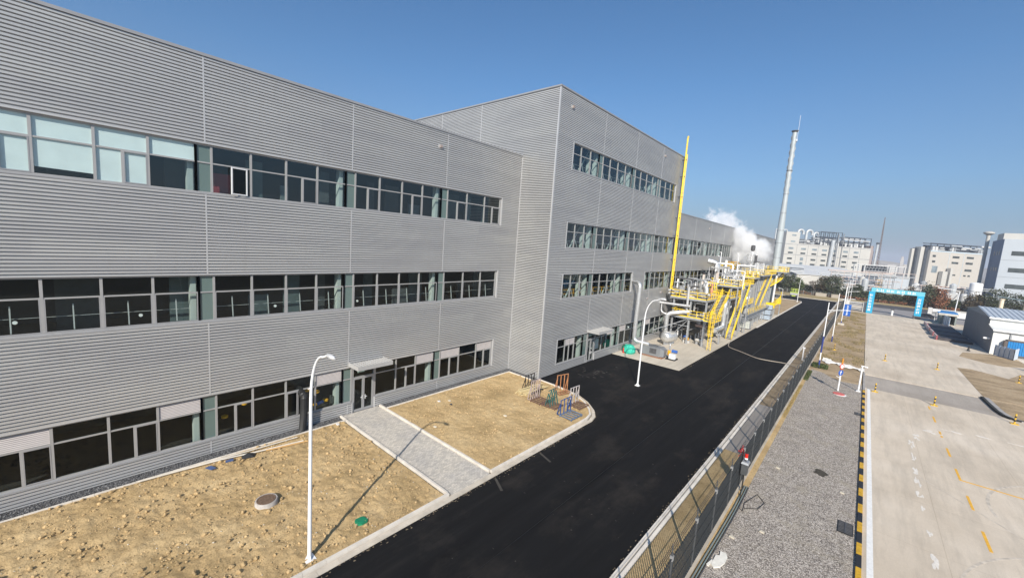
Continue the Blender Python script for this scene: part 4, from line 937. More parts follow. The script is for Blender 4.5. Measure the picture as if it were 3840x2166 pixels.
# chimney
ch=thing('chimney','tall pale steel chimney with spiral strakes and bolted rings','chimney',(11.9,118.5,.03))
def chr_(z): return .80 if z<22 else (.80-(z-22)*.24/8 if z<30 else .56)
mb=MB(); mb.lathe((11.9,118.5,0.03),[(1.1,0),(.80,4),(.80,22),(.56,30),(.50,46.6)],24); obj('shaft',mb,mat('chimney grey paint',(.40,.435,.445),.45,.1,.06,.4),ch,True)
for z in (12.0,15.2,19.0,22.2,26.6,31.4,37.2):
    r=chr_(z)+.10; mb=MB(); mb.lathe((11.9,118.5,z),[(r,0),(r,.14)],24); obj('flange_ring',mb,STEELD if z in(37.2,) else STEEL,ch,True)
for k in range(3):
    mb=MB(); P=[]
    for i in range(85):
        t=i/84; z=31.6+14.2*t; a=2*PI*(k/3+t*2.6); r=.52; c,s=math.cos(a),math.sin(a)
        P.append(((11.9+c*r*.93,118.5+s*r*.93,z),(11.9+c*(r+.15),118.5+s*(r+.15),z)))
    for (a,b),(c_,d_) in zip(P,P[1:]):
        mb.add([a,b,d_,c_],[(0,1,2,3)])
    obj('spiral_strake',mb,STEEL,ch)
mb=MB(); mb.lathe((11.9,118.5,46.6),[(.5,0),(.62,.15),(.78,.3),(.78,.45),(.5,.5)],20); obj('crown_ring',mb,STEELD,ch,True)
mb=MB(); mb.bar((12.6,118.3,44.6),(12.6,118.3,50.6),.07); mb.box(12.35,12.7,118.2,118.4,44.4,44.9); obj('lightning_rod',mb,mat('pale rod',(.6,.62,.66),.5),ch)
cp=thing('chimney_platform','yellow railed platform round the chimney at the top of the far stair','platform',(12,117,11.8))
deck(cp,10.4,15.0,115.6,119.6,11.75,'swen'); deck(cp,8.4,10.4,114.2,118.4,11.7,'sw',name='side_deck')
for sx_ in (-1,1):
    mb=MB(); mb.bar((11.9+sx_*1.0,116.9,9.4),(11.9+sx_*2.2,116.2,11.5),.16); obj('bracket_arm',mb,STEELD,cp)
mb=MB(); mb.tube([(12.6,116.8,2.5),(12.75,116.8,10.6)],.22,10); o=obj('white_tube',mb,WHITE,None,True,(12.6,116.8,2.5)); tag(o,'white upright tube in front of the chimney foot','pipe')  # plain white tube standing before the chimney shaft
def spiral(name,lab,z0,z1,a0,a1,r):
    t=thing(name,lab,'stair',(11.9,118.5,z0)); T=MB();Rl=MB(); n=22;prev=None
    for i in range(n+1):
        u=i/n;a=a0+(a1-a0)*u;z=z0+(z1-z0)*u;c,s=math.cos(a),math.sin(a)
        T.bar((11.9+c*1.15,118.5+s*1.15,z),(11.9+c*r,118.5+s*r,z),.3,.04)
        p=Vector((11.9+c*r,118.5+s*r,z)); Rl.bar(p,p+Vector((0,0,1.15)),.06)
        if prev is not None:
            for h in (1.15,.6): Rl.bar(prev+Vector((0,0,h)),p+Vector((0,0,h)),.08)
            Rl.bar(prev,p,.05,.3)
        prev=p
    obj('stair_treads',T,STEEL,t); obj('handrail',Rl,YEL,t)
spiral('spiral_stair','upper flight of the yellow spiral stair round the chimney',7.4,11.5,-1.9,.5,2.15)
spiral('spiral_stair','lower flight of the yellow spiral stair round the chimney',.8,5.2,-2.2,.4,2.2)
for i,(x,y,z,lb) in enumerate([(12.6,112.5,2.6,'nearer bright yellow box on legs by the chimney foot'),(13.2,121.5,3.0,'farther bright yellow box on legs by the chimney foot')]):
    t=thing('yellow_box',lb,'box',(x,y,.03)); mb=MB(); w=1.25 if i==0 else .7; mb.box(x-w,x+w,y-.6,y+.6,z,z+1.25); obj('box_body',mb,mat('bright yellow',(.86,.60,.01),.4),t)
    mb=MB()
    for sx_ in(-1,1):
        for sy_ in(-1,1): mb.bar((x+sx_*w*.8,y+sy_*.5,.03),(x+sx_*w*.8,y+sy_*.5,z),.12)
    obj('legs',mb,STEEL,t); mb=MB(); mb.box(x-.2,x+.15,y-.63,y-.6,z,z+.35); obj('latch',mb,STEELD,t)
# IBC totes
def ibc(x,y,z,lab,col,grp=None,s=1.0):
    t=thing('caged_tank',lab,'tank',(x,y,z),grp); mb=MB(); mb.box(x-.55*s,x+.55*s,y-.5*s,y+.5*s,z+.16,z+1.05*s); obj('bottle',mb,col,t)
    mb=MB()
    for k in np.linspace(-.58*s,.58*s,6):
        for yy in(-.53*s,.53*s): mb.bar((x+k,y+yy,z+.14),(x+k,y+yy,z+1.1*s),.035)
        for xx in(-.58*s,.58*s): mb.bar((x+xx,y+k*.92,z+.14),(x+xx,y+k*.92,z+1.1*s),.035)
    for q in np.linspace(z+.2,z+1.1*s,5):
        for yy in(-.53*s,.53*s): mb.bar((x-.58*s,y+yy,q),(x+.58*s,y+yy,q),.03)
        for xx in(-.58*s,.58*s): mb.bar((x+xx,y-.53*s,q),(x+xx,y+.53*s,q),.03)
    obj('cage',mb,STEEL,t); mb=MB(); mb.box(x-.6*s,x+.6*s,y-.55*s,y+.55*s,z+.0,z+.13); obj('pallet',mb,STEELD,t)
    return t
IBW=mat('milky white plastic',(.62,.64,.58),.5,0,.06,2.); IBB=mat('milky blue plastic',(.48,.58,.70),.45,0,.1,2.)
ibc(12.55,88.6,.03,'white caged tank standing alone at the foot of the low walkway',IBW,None,1.45)
nm=['bottom','middle','top']; sd_=['front left','front right','back left','back right']
for yy in (0,1):
    for xx in (0,1):
        for lv in range(3 if yy else 2):
            ibc(12.05+xx*1.3,107.6+yy*1.5,.03+lv*1.18,'%s blue caged tank of the %s pile in the block beside the far stair'%(nm[lv],sd_[yy*2+xx]),IBB,'blue caged tanks stacked by the far stair',1.05)
# tangle of small process pipework filling the platforms
rr=random.Random(77)
PM=[SILV,SILVM,SILVM,STEEL,STEELD,WHITE,mat('cream lagging',(.6,.52,.46),.6)]
def tangle(n,x0,x1,y0,y1,z0,z1,lab,grp,rmin=.05,rmax=.16):
    for i in range(n):
        x=rr.uniform(x0,x1);y=rr.uniform(y0,y1);z=rr.uniform(z0,z1); P=[(x,y,z)]
        for k in range(rr.choice([2,3,4])):
            a=rr.choice('xyz' if k else 'zz'); 
            if a=='x': x=min(x1,max(x0,x+rr.choice([-1,1])*rr.uniform(.8,2.8)))
            elif a=='y': y=min(y1,max(y0,y+rr.choice([-1,1])*rr.uniform(.8,4)))
            else: z=min(z1+.6,max(z0,z+rr.choice([-1,1])*rr.uniform(.5,1.8)))
            if (Vector((x,y,z))-Vector(P[-1])).length>.3: P.append((x,y,z))
        if len(P)<2: continue
        r=rr.uniform(rmin,rmax); mb=MB(); mb.tube(bend(P,r*2.5,3),r,7)
        q=P[len(P)//2]; 
        if rr.random()<.5: mb.lathe(q,[(r*.8,-.12),(r*1.9,-.05),(r*1.9,.05),(r*.8,.12)],8)
        o=obj('process_pipe',mb,rr.choice(PM),None,True,P[0]); tag(o,lab,'pipe',grp)
tangle(26,6.2,11.4,62.5,71.5,.3,3.9,'small process pipe in the dark tangle under the lower deck','process pipes under the lower deck')
tangle(20,6.4,11.4,62.4,71.5,4.6,7.0,'small process pipe in the tangle between the two decks','process pipes between the two decks')
tangle(26,6.0,11.3,62.6,72,7.7,9.9,'small process pipe in the tangle on the upper deck','process pipes on the upper deck')
tangle(34,6.2,12.2,73,92,.3,6.8,'small process pipe in the tangle under the middle decks','process pipes under the middle decks',.06,.22)
tangle(34,6.5,12.2,74,96,9.4,12.6,'small process pipe in the tangle above the middle decks','process pipes above the middle decks',.05,.16)
tangle(14,8.6,12.6,98,114,11.2,13.2,'small process pipe on the furnace deck','process pipes on the furnace deck')
for i,(x,y,z,w,d,h,m,lb) in enumerate([(8.0,69,.05,3.0,4,3.4,'shade dark steel','big dark box added for the deep shade under the lower deck'),(7.6,79,.05,2.6,8,5.6,'shade dark steel','tall dark box added for the shade under the middle deck'),(10.3,87.5,.05,2.8,5,5.2,'casing grey','grey casing block behind the white caged tank'),(9.5,95,.05,4,3.5,7.6,'casing grey','grey casing block left of the furnace')]):  # the two near-black boxes are added for the deep shade under the decks
    t=thing('equipment_box',lb,'equipment',(x,y,z)); mb=MB(); mb.box(x-w/2,x+w/2,y-d/2,y+d/2,z,z+h); obj('box_body',mb,MC[m],t); mb=MB()
    for q in np.arange(z+.6,z+h,1.1): mb.box(x-w/2-.05,x+w/2+.05,y-d/2-.05,y+d/2+.05,q,q+.09)
    obj('box_rib',mb,STEEL,t)
# steam
sm,t,N,L,b=nt('steam'); N.remove(b); out=N['Material Output']
pv=N.new('ShaderNodeVolumePrincipled'); pv.inputs['Color'].default_value=(1,1,1,1); pv.inputs['Anisotropy'].default_value=.0
tc=N.new('ShaderNodeTexCoord'); P=tc.outputs['Object']; cur=None
nz=N.new('ShaderNodeTexNoise'); nz.inputs['Scale'].default_value=.5; nz.inputs['Detail'].default_value=7; nz.inputs['Roughness'].default_value=.68; nz.inputs['Distortion'].default_value=.3; L.new(P,nz.inputs['Vector'])
SO=Vector((7,104,17))
for cx,cy,cz,r,k in ((9.4,104,16.2,4.0,1.15),(7.2,104,18.4,3.5,1.1),(7.0,104,14.8,3.1,.9),(5.0,104,16.6,2.2,.8),(4.9,104.5,20.6,3.3,.72),(2.2,104.7,22.9,3.3,.62),(-.6,105,23.9,2.8,.5),(9.8,104,12.4,3.2,.55)):
    d=N.new('ShaderNodeVectorMath'); d.operation='DISTANCE'; L.new(P,d.inputs[0]); d.inputs[1].default_value=tuple(Vector((cx,cy,cz))-SO)
    m1=N.new('ShaderNodeMath'); m1.operation='MULTIPLY_ADD'; L.new(d.outputs['Value'],m1.inputs[0]); m1.inputs[1].default_value=-k/r; m1.inputs[2].default_value=k
    if cur is None: cur=m1.outputs[0]
    else:
        mm=N.new('ShaderNodeMath'); mm.operation='MAXIMUM'; L.new(cur,mm.inputs[0]); L.new(m1.outputs[0],mm.inputs[1]); cur=mm.outputs[0]
a1=N.new('ShaderNodeMath'); a1.operation='MULTIPLY_ADD'; L.new(nz.outputs['Fac'],a1.inputs[0]); a1.inputs[1].default_value=1.9; a1.inputs[2].default_value=-1.08
a2=N.new('ShaderNodeMath'); a2.operation='ADD'; L.new(cur,a2.inputs[0]); L.new(a1.outputs[0],a2.inputs[1])
a3=N.new('ShaderNodeMath'); a3.operation='MULTIPLY'; a3.use_clamp=False; L.new(a2.outputs[0],a3.inputs[0]); a3.inputs[1].default_value=2.6
a4=N.new('ShaderNodeMath'); a4.operation='MAXIMUM'; L.new(a3.outputs[0],a4.inputs[0]); a4.inputs[1].default_value=0
L.new(a4.outputs[0],pv.inputs['Density']); L.new(pv.outputs[0],out.inputs['Volume'])
mb=MB(); mb.box(-4,14,99.5,108.5,9.3,28); o=obj('steam_cloud',mb,sm,None,False,tuple(SO)); tag(o,'drifting white steam cloud rising over the rear factory roof',None,None,'stuff'); sm.cycles.volume_step_rate=1.0
# ------------------------------------------------------------------ lamps
def lamp(lab,x,y,arm=(1.55,0),h=8.6,top=9.85,base=True,grp='tall white lamp posts along the new road'):
    t=thing('street_lamp',lab,'street lamp',(x,y,.05),grp); ax,ay=arm
    P=[(x,y,.07),(x,y,3),(x,y,h-1.0)]
    for i in range(1,9):
        u=i/8; P.append((x+ax*(1-math.cos(u*PI/2))*.75,y+ay*(1-math.cos(u*PI/2))*.75,h-1.0+(top-h+.85)*math.sin(u*PI/2)))
    P.append((x+ax,y+ay,top+.02)); n=len(P)
    rs=[.092,.082,.068]+[.064-.0025*i for i in range(n-3)]
    mb=MB(); mb.tube(P,rs,10); obj('post',mb,WHITE,t,True)
    mb=MB(); q=Vector((ax,ay,0)).normalized(); e=Vector((x+ax,y+ay,top+.03)); mb.tube([e-q*.05,e+q*.18,e+q*.45,e+q*.6],[.05,.1,.09,.03],8); obj('lamp_head',mb,mat('lamp head grey',(.6,.6,.6),.4,.2),t,True)
    mb=MB(); mb.box(x-.22,x+.22,y-.22,y+.22,.05,.10)
    for a in (0,PI/2):
        for s in(-1,1): dx,dy=math.cos(a)*s,math.sin(a)*s; mb.add([(x+dx*.1,y+dy*.1,.1),(x+dx*.21,y+dy*.21,.1),(x+dx*.1,y+dy*.1,.32)],[(0,1,2)])
    obj('base_plate',mb,WHITE,t)
    return t
lamp('nearest white lamp post standing in the soil bed by the kerb',12.85,.9)
lamp('second white lamp post standing on the black forecourt near the pad',12.75,35.62,(1.45,0))
lamp('far white lamp post at the end of the pad by the road junction',12.6,170.5,(2.2,.6),8.4,9.5)
# ------------------------------------------------------------------ left bed objects
mh=thing('manhole','round brown manhole cover on a raised concrete collar in the near soil bed','manhole',(7.55,.82,.05))
mb=MB(); mb.lathe((7.55,.82,.0),[(.56,0),(.54,.27),(.51,.31),(.46,.31)],28); obj('concrete_collar',mb,mat('collar concrete',(.40,.37,.34),.9,0,.2,5.,bump=.4),mh,True)
mb=MB(); mb.lathe((7.58,.80,.28),[(.45,0),(.45,.05),(.41,.055),(.405,.04),(.1,.04)],28); 
for i in range(-4,5): mb.box(7.58+i*.085-.012,7.58+i*.085+.012,.80-math.sqrt(max(.001,.15-(i*.085)**2)),.80+math.sqrt(max(.001,.15-(i*.085)**2)),.321,.33)
obj('cover',mb,mat('rusty brown iron',(.16,.105,.07),.8,.1,.3,12.,bump=.5,bscale=60),mh,False)
gl=thing('valve_cover','small green square cover lying in the near soil bed','cover',(12.25,3.7,.05))
mb=MB(); mb.prism([(11.98,3.52),(12.1,3.42),(12.42,3.46),(12.52,3.6),(12.5,3.9),(12.36,3.98),(12.06,3.94),(11.98,3.84)],.08,.17); obj('lid',mb,mat('green plastic',(.01,.20,.10),.5,0,.15,5.),gl)
mb=MB(); mb.cyl((12.25,3.7),.2,.1701,.185,14); obj('lid_boss',mb,mat('green plastic',(.01,.20,.10),.5),gl)
for P,r,m,lb in (([(2.4,4.7,.22),(1.95,2.1,.2),(1.55,.2,.2),(1.2,-3.6,.18)],.045,mat('cream conduit',(.60,.55,.47),.6),'longest cream conduit lying along the bed edge'),([(1.6,4.6,.2),(1.5,1.5,.2),(1.22,-2.2,.17)],.04,MC['cream conduit'],'short cream conduit lying next to the kerb'),([(2.55,4.95,.18),(2.1,2.5,.18)],.05,mat('orange conduit',(.55,.34,.14),.6),'orange brown conduit end at the edge of the bed')):
    mb=MB(); mb.tube(P,r,7); o=obj('conduit_pipe',mb,m,None,True,P[0]); tag(o,lb,'pipe')
mb=MB(); mb.add([(1.75,1.2,.1),(2.15,1.1,.12),(2.3,1.75,.1),(1.9,1.95,.15),(1.98,1.5,.34)],[(0,1,4),(1,2,4),(2,3,4),(3,0,4)]); o=obj('black_sack',mb,BLACKP,None,False,(2,1.5,.1)); tag(o,'crumpled black sack lying over the cream conduits','sack')
for P,lb in (([(1.9,-.7,.14),(2.35,-.5,.13),(2.3,-.25,.17),(1.85,-.4,.16)],'blue rag nearer the left edge below the conduits'),([(1.75,.35,.16),(2.0,.3,.13),(2.05,.7,.17),(1.8,.75,.15)],'small blue rag beside the conduits')):
    mb=MB(); mb.prism([(p[0],p[1]) for p in P],.13,.17); o=obj('blue_rag',mb,mat('blue cloth',(.06,.10,.22),.8),None,False,P[0]); tag(o,lb,'rag')
for x,y,s,lb,c in ((1.35,7.6,.13,'white scrap on the bed beside the path kerb',(.7,.7,.7)),(3.2,17.0,.12,'pale stone slab in the far bed near the long wall',(.6,.55,.45)),(2.7,16.2,.12,'white scrap in the far bed near the long wall',(.7,.68,.62)),(3.9,16.6,.1,'dark glove lying in the far bed',(.04,.045,.06)),(8.6,18.6,.13,'cream offcut on the far bed left of the racks',(.66,.6,.48)),(6.4,12.9,.12,'cream offcut close to the path kerb',(.66,.6,.48))):
    mb=MB(); mb.prism([(x-s,y-s*.6),(x+s,y-s*.8),(x+s*1.2,y+s*.5),(x-s*.4,y+s)],.1,.16); o=obj('scrap',mb,mat('scrap %s'%lb[:12],c,.8),None,False,(x,y,.1)); tag(o,lb,'scrap')
# black corrugated hose
mb=MB(); P=[];rs=[]
for i in range(67):
    u=i/66; x=.55+.12*math.sin(u*3); y=5.35+.1*u; z=.1+u*2.62
    P.append((x if u<.95 else x-.25*(u-.95)/.05,y,z)); rs.append(.26+(.02 if i%2 else -.02)-.03*(1-u))
h=obj('corrugated_hose',mb.tube(P,rs,16),BLACKP,None,False,(.55,5.4,.1)); tag(h,'fat black corrugated hose hanging from the ground floor window to the pebbles','hose')
mb=MB(); mb.tube([(.3,5.45,2.7),(-.5,5.5,2.85)],.24,14); o=obj('hose_elbow',mb,BLACKP,h,True)
mb=MB(); mb.tube([(.1,5.9,2.9),(.1,6.2,3.05),(.1,6.25,3.5)],.035,6); o=obj('cable_hook',mb,WHITE,None,True,(.1,6,2.9)); tag(o,'thin white hook pipe beside the top of the black hose','pipe')
# ------------------------------------------------------------------ glazing racks
def rack(lab,x,y,w,d,h,m,mbase,rz=0,ups=4,brace=True,aframe=False):
    """base w along y', d along x'; uprights along the x'=0 edge... built at origin then placed"""
    t=thing('glass_rack',lab,'rack',(0,0,0),'steel glazing racks on the soil corner')
    mb=MB(); z=.16
    for yy in (0,w): mb.bar((0,yy,z),(d,yy,z),.07)
    for xx in (0,d): mb.bar((xx,0,z),(xx,w,z),.07)
    for k in range(1,4): mb.bar((0,w*k/4,z),(d,w*k/4,z),.06)
    for xx in (.03,d-.03):
        for yy in (.03,w-.03): mb.bar((xx,yy,.02),(xx,yy,z),.08)
    obj('base_frame',mb,mbase,t)
    mb=MB(); x0=.04 if not aframe else d*.45
    for k in range(ups):
        yy=.05+(w-.1)*k/(ups-1); lean=.0
        if aframe: mb.bar((x0-.28,yy,z),(x0,yy,h*(1 if k%3 else .85)),.06); mb.bar((x0+.28,yy,z),(x0,yy,h*(1 if k%3 else .85)),.06)
        else: mb.bar((x0,yy,z),(x0-.02,yy,h),.06)
    mb.bar((x0-(0 if aframe else .02),0,h),(x0-(0 if aframe else .02),w,h),.055)
    obj('upright_frame',mb,m,t)
    if brace and not aframe:
        mb=MB()
        for yy in (.05,w-.05): mb.bar((x0-.34,yy,.18),(x0-.02,yy,h*.82),.06); mb.bar((x0-.36,yy,z),(x0,yy,z),.06)
        obj('back_brace',mb,m,t)
    t.location=(x,y,.09); t.rotation_euler=(0,0,rz); return t
def pm(n,c,r=.55): return mat(n,c,r,.1,.25,6.)
# placed so the base front corner sits where it does on the site; racks lie with their long side along +y and uprights on the -x... rotated to suit
rack('nearest rack painted dark blue at the tip of the bed',11.72,22.15,1.65,1.25,1.45,pm('dark blue paint',(.02,.07,.24)),pm('faded blue paint',(.14,.19,.28)),-.02)
rack('brown rack with pale upright bars beside the lumber',8.0,22.68,1.4,1.15,1.95,pm('pale mauve paint',(.42,.34,.33)),pm('rust brown paint',(.17,.10,.075)),.0,5)
rack('black rack behind the lumber pile by the wall corner',5.85,24.45,1.55,1.2,1.5,pm('black paint',(.015,.015,.017)),pm('black paint',(.015,.015,.017)),.03)
rack('dark green rack with pointed A shaped uprights in the middle',9.3,22.75,1.35,1.45,1.6,pm('dark green paint',(.03,.12,.11)),pm('rust brown paint',(.17,.10,.075)),.05,4,False,True)
rack('orange rack at the back by the curved kerb',8.45,26.2,1.5,.6,1.9,pm('orange paint',(.48,.22,.10)),pm('orange brown',(.34,.17,.09)),-.25)
rack('grey white rack at the outer curve behind the blue one',11.0,24.75,1.4,1.2,1.7,pm('dirty white paint',(.50,.46,.45)),pm('rust brown paint',(.17,.10,.075)),-.05)
rr=random.Random(21); PINE=mat('raw pine',(.62,.50,.27),.75,0,.2,2.,stretch=(1,8,8))
for i in range(13):
    lv=i//5; y0=23.1+rr.uniform(-.1,.3)+lv*.1; x0=5.85+(i%5)*.26+rr.uniform(-.05,.05); L_=rr.uniform(2.6,3.5); a=rr.uniform(-.08,.14)-.05
    z=.16+lv*.1; mb=MB(); mb.bar((x0,y0,z),(x0+L_*math.sin(a)+.15,y0+L_*math.cos(a),z+rr.uniform(0,.05)),.13,.06)
    o=obj('timber_plank',mb,PINE,None,False,(x0,y0,z)); tag(o,'raw pine plank in the loose pile beside the brown rack','plank','pine planks piled beside the brown rack')
# ------------------------------------------------------------------ fence
FX=25.5; FP=3.23; y0=16.5-FP*8
WIRE=mat('dark fence wire',(.035,.04,.045),.55,.3,.2,6.); POST=mat('fence post',(.10,.105,.11),.5,.3,.15,3.)
fe=thing('mesh_fence','long dark mesh fence with barbed wire arms running beside the new road','fence',(FX,y0,.1))
ny=int((192-y0)/FP)
mb=MB(); tops=MB()
for i in range(ny+1):
    y=y0+i*FP
    mb=MB(); mb.box(FX-.04,FX+.04,y-.04,y+.04,.1,2.75); mb.bar((FX,y,2.72),(FX-.02,y,3.12),.04)
    po=obj('post',mb,POST,fe)
    if i<40: mb=MB(); mb.box(FX-.06,FX+.06,y-.07,y+.07,2.4,2.62); obj('lit_cap',mb,mat('sunlit grey',(.36,.36,.36),.4,.3),po)  # pale cap added for the sunlit top edge of the fence
for i in range(ny):
    a,b=y0+i*FP+.06,y0+(i+1)*FP-.06
    if b<5: continue
    if i<62:
        m=MB(); p=a; step=.2 if b<70 else .34
        while p<b: 
            w=.027 if b<70 else .05
            V=[(FX-.02,p,.2),(FX+.018,p,.2),(FX+.018,p+w,.2),(FX-.02,p+w,.2)]; T=[(x,y,2.55) for x,y,z in V]; m.add(V+T,[(0,1,5,4),(1,2,6,5),(2,3,7,6),(3,0,4,7),(4,5,6,7)]); p+=step
        for z in (.22,1.0,1.78,2.5): m.box(FX+.019,FX+.034,a,b,z-.02,z+.02)
        obj('mesh_panel',m,WIRE,fe)
mb=MB()
for z in (2.78,2.95,3.1): mb.bar((FX-.01,y0,z),(FX-.01,y0+ny*FP,z),.014)
obj('barbed_wire',mb,WIRE,fe)
# alarm box & beacon on the fence
ab=thing('control_box','grey weatherproof box on a post in front of the fence with a red beacon','control box',(25.75,22.2,.05))
mb=MB(); mb.box(25.62,25.95,21.95,22.45,1.3,2.0); obj('box_body',mb,mat('dark box grey',(.10,.105,.11),.4,.3),ab)
mb=MB(); mb.add([(25.58,21.9,2.0),(26.0,21.9,2.0),(26.0,22.5,2.0),(25.58,22.5,2.0),(25.62,21.95,2.12),(25.95,21.95,2.12),(25.95,22.45,2.12),(25.62,22.45,2.12)],[(4,5,6,7),(0,1,5,4),(1,2,6,5),(2,3,7,6),(3,0,4,7)]); obj('box_hood',mb,STEEL,ab)
mb=MB(); mb.bar((25.78,22.2,.05),(25.78,22.2,2.9),.07); obj('box_post',mb,BLACKP,ab)
mb=MB(); mb.cyl((25.78,22.2),.09,2.35,2.6,10); obj('beacon',mb,mat('red beacon',(.7,.02,.01),.3),ab,True); mb=MB(); mb.cyl((25.78,22.2),.1,2.25,2.35,10); obj('beacon_base',mb,WHITE,ab,True)
mb=MB(); mb.tube([(25.8,22.0,.4),(25.9,21.2,.1),(26.05,20.2,.08),(26.3,20.0,.08),(26.2,21,.08),(26.6,22.6,.08),(27.1,21.9,.08),(26.9,20.9,.08),(26.3,20.4,.08)],.022,5); o=obj('black_cable',mb,BLACKP,None,True,(26,21,.1)); tag(o,'black cable looping over the gravel from the control box','cable')
mb=MB(); rr=random.Random(8)
for i in range(40):
    p=Vector((25.40+rr.uniform(-.1,.1),22.6+rr.gauss(0,.12),2.55+rr.gauss(0,.10))); q=Vector((rr.uniform(-.1,.1),rr.uniform(-.15,.15),rr.uniform(-.15,.05))); mb.add([p,p+q,p+q+Vector((0,.05,.07)),p+Vector((.02,.06,.05))],[(0,1,2,3)])
o=obj('red_ribbon',mb,mat('red cloth',(.5,.03,.03),.8,0,.3,9.),None,False,(25.42,23,2.5)); tag(o,'clump of red ribbon tied to the fence top behind the control box','ribbon')
mb=MB(); rr=random.Random(9)
for i in range(9):
    y=23+rr.uniform(-.6,.9); z=2.2+rr.uniform(0,.6); mb.add([(25.40,y,z),(25.36,y+.35,z+.05),(25.38,y+.3,z+.45),(25.42,y-.05,z+.4)],[(0,1,2,3)])
o=obj('plastic_wrap',mb,mat('clear plastic',(.5,.5,.5),.3),None,False,(25.4,23,2.4)); tag(o,'torn clear plastic caught on the fence around the red ribbon','plastic wrap')
# conduits along the plinth
for x,z,r,m,lb,P in ((25.80,.12,.035,mat('grey green conduit',(.16,.2,.2),.5),'grey green conduit run along the fence foot, nearer the fence',None),(25.93,.13,.03,MC['grey green conduit'],'grey green conduit run along the fence foot, nearer the gravel',None),(26.02,.1,.03,STEELD,'dark conduit edging the gravel beside the fence',None)):
    mb=MB(); mb.tube([(x+.05*math.sin(y*.4),y,z) for y in np.arange(-10,24,1.5)],r,6); o=obj('ground_conduit',mb,m,None,True,(x,5,z)); tag(o,lb,'conduit')
for (pts,lb) in (([(26.15,14.2),(26.3,14.05),(26.5,14.3),(26.62,14.75),(26.62,15.25),(26.5,15.5),(26.25,15.45),(26.3,15.1),(26.15,15.0)],'large white rag on the gravel beside the conduits'),([(25.98,14.0),(26.08,14.0),(26.16,14.4),(26.1,14.6)],'narrow white rag tucked against the conduits')):
    mb=MB(); mb.prism(pts,.06,.13); o=obj('white_rag',mb,mat('white cloth',(.70,.67,.60),.85,0,.1,5.),None,False,(pts[0][0],pts[0][1],.06)); tag(o,lb,'rag')
for x,y,s,lb in ((26.4,17.1,.13,'pale slab stone near the fence foot'),(27.5,18.8,.12,'white stone in the gravel below the damp patch'),(27.0,27.5,.13,'white stick shaped scrap in the gravel'),(30.6,27.2,.12,'white lump near the striped kerb')):
    mb=MB(); mb.prism([(x-s,y-s*.5),(x+s*.9,y-s*.7),(x+s,y+s*.4),(x-s*.5,y+s*.9)],.06,.13); o=obj('white_stone',mb,mat('pale stone',(.52,.47,.38)),None,False,(x,y,.06)); tag(o,lb,'stone')
for x0,x1,ya,yb,lb in ((30.55,31.25,22.2,23.5,'near black drain grate beside the striped kerb'),(30.85,31.3,46.0,46.9,'far black drain grate beside the striped kerb')):
    t=thing('drain_grate',lb,'drain grate',((x0+x1)/2,(ya+yb)/2,.06)); mb=MB(); mb.box(x0,x1,ya,yb,.055,.075); obj('grate_frame',mb,BLACKP,t); mb=MB()
    for k in np.arange(ya+.1,yb-.05,.16): mb.box(x0+.04,x1-.04,k,k+.06,.0755,.11)
    mb.box((x0+x1)/2-.03,(x0+x1)/2+.03,ya+.05,yb-.05,.1105,.12); obj('grate_bars',mb,STEELD,t)
# hose across the road
mb=MB(); P=[(12.9,75,.1),(13.4,74,.06),(14.0,69,.05),(14.6,66.2,.045),(16.5,64.9,.045),(19.5,62.2,.045),(21.5,62.6,.045),(23.1,62.5,.18),(24.5,61.5,.1)]
mb.tube(bend(P,1.2,4),.06,6); o=obj('road_hose',mb,mat('tan hose',(.38,.33,.27),.7),None,True,P[0]); tag(o,'long tan hose lying right across the black road','hose')
# ------------------------------------------------------------------ posts along the scrub
NAVY=mat('navy wrap',(.02,.04,.20),.6); BLUEB=mat('banner blue',(.01,.10,.42),.5)
def utility(lab,x,y,h,wraps,armdir=(1.9,0)):
    t=thing('lamp_pole',lab,'lamp pole',(x,y,.05),'white lamp poles along the scrub')
    mb=MB(); mb.tube([(x,y,.05),(x,y,h)],[.085,.06],10); obj('post',mb,WHITE,t,True)
    mb=MB(); mb.tube([(x,y,h-1.1),(x+armdir[0]*.5,y,h-.95),(x+armdir[0],y,h-.8)],.045,6); mb.tube([(x,y,h-1.5),(x+armdir[0]*.45,y,h-.98)],.03,5); obj('arm',mb,WHITE,t,True)
    mb=MB(); mb.tube([(x+armdir[0],y,h-.8),(x+armdir[0]+.5,y,h-.78)],[.07,.04],6); obj('lamp_head',mb,WHITE,t,True)
    for z0,z1 in wraps:
        mb=MB(); mb.tube([(x,y,z0),(x,y,z1)],.105,10); obj('navy_wrap',mb,NAVY,t,True)
    return t
utility('nearest tall white lamp pole with navy wrapped lower half',26.6,64.6,9.4,[(.1,1.2),(2.3,4.6)])
utility('second white lamp pole with a navy foot',26.7,90.2,9.3,[(.1,1.2)])
t3=utility('third white lamp pole carrying a blue banner',26.9,119.8,9.3,[(.3,1.0)])
mb=MB(); mb.box(27.0,28.3,119.75,119.8,2.4,5.2); bn=obj('banner',mb,BLUEB,t3)
mb=MB(); rr=random.Random(4)
for i in range(5):
    z=4.9-i*.45; 
    for k in range(4):
        mb.box(27.45+rr.uniform(0,.1),27.75+rr.uniform(0,.12),119.735,119.748,z-.1*k,z-.1*k+.045)
    mb.box(27.6,27.66,119.73,119.7345,z-.33,z+.05)
mb.box(27.5,27.75,119.735,119.748,2.55,2.62);mb.box(27.5,27.56,119.735,119.748,2.62,2.85);mb.box(27.69,27.75,119.735,119.748,2.62,2.85);mb.box(27.5,27.75,119.735,119.748,2.85,2.9)
obj('banner_lettering',mb,WHITE,bn)
utility('fourth white lamp pole near the fence end',26.3,150,9.2,[]); utility('fifth white lamp pole behind the fourth',26.2,176,9.2,[]); utility('farthest white lamp pole at the fence corner',26.5,200,9.6,[])
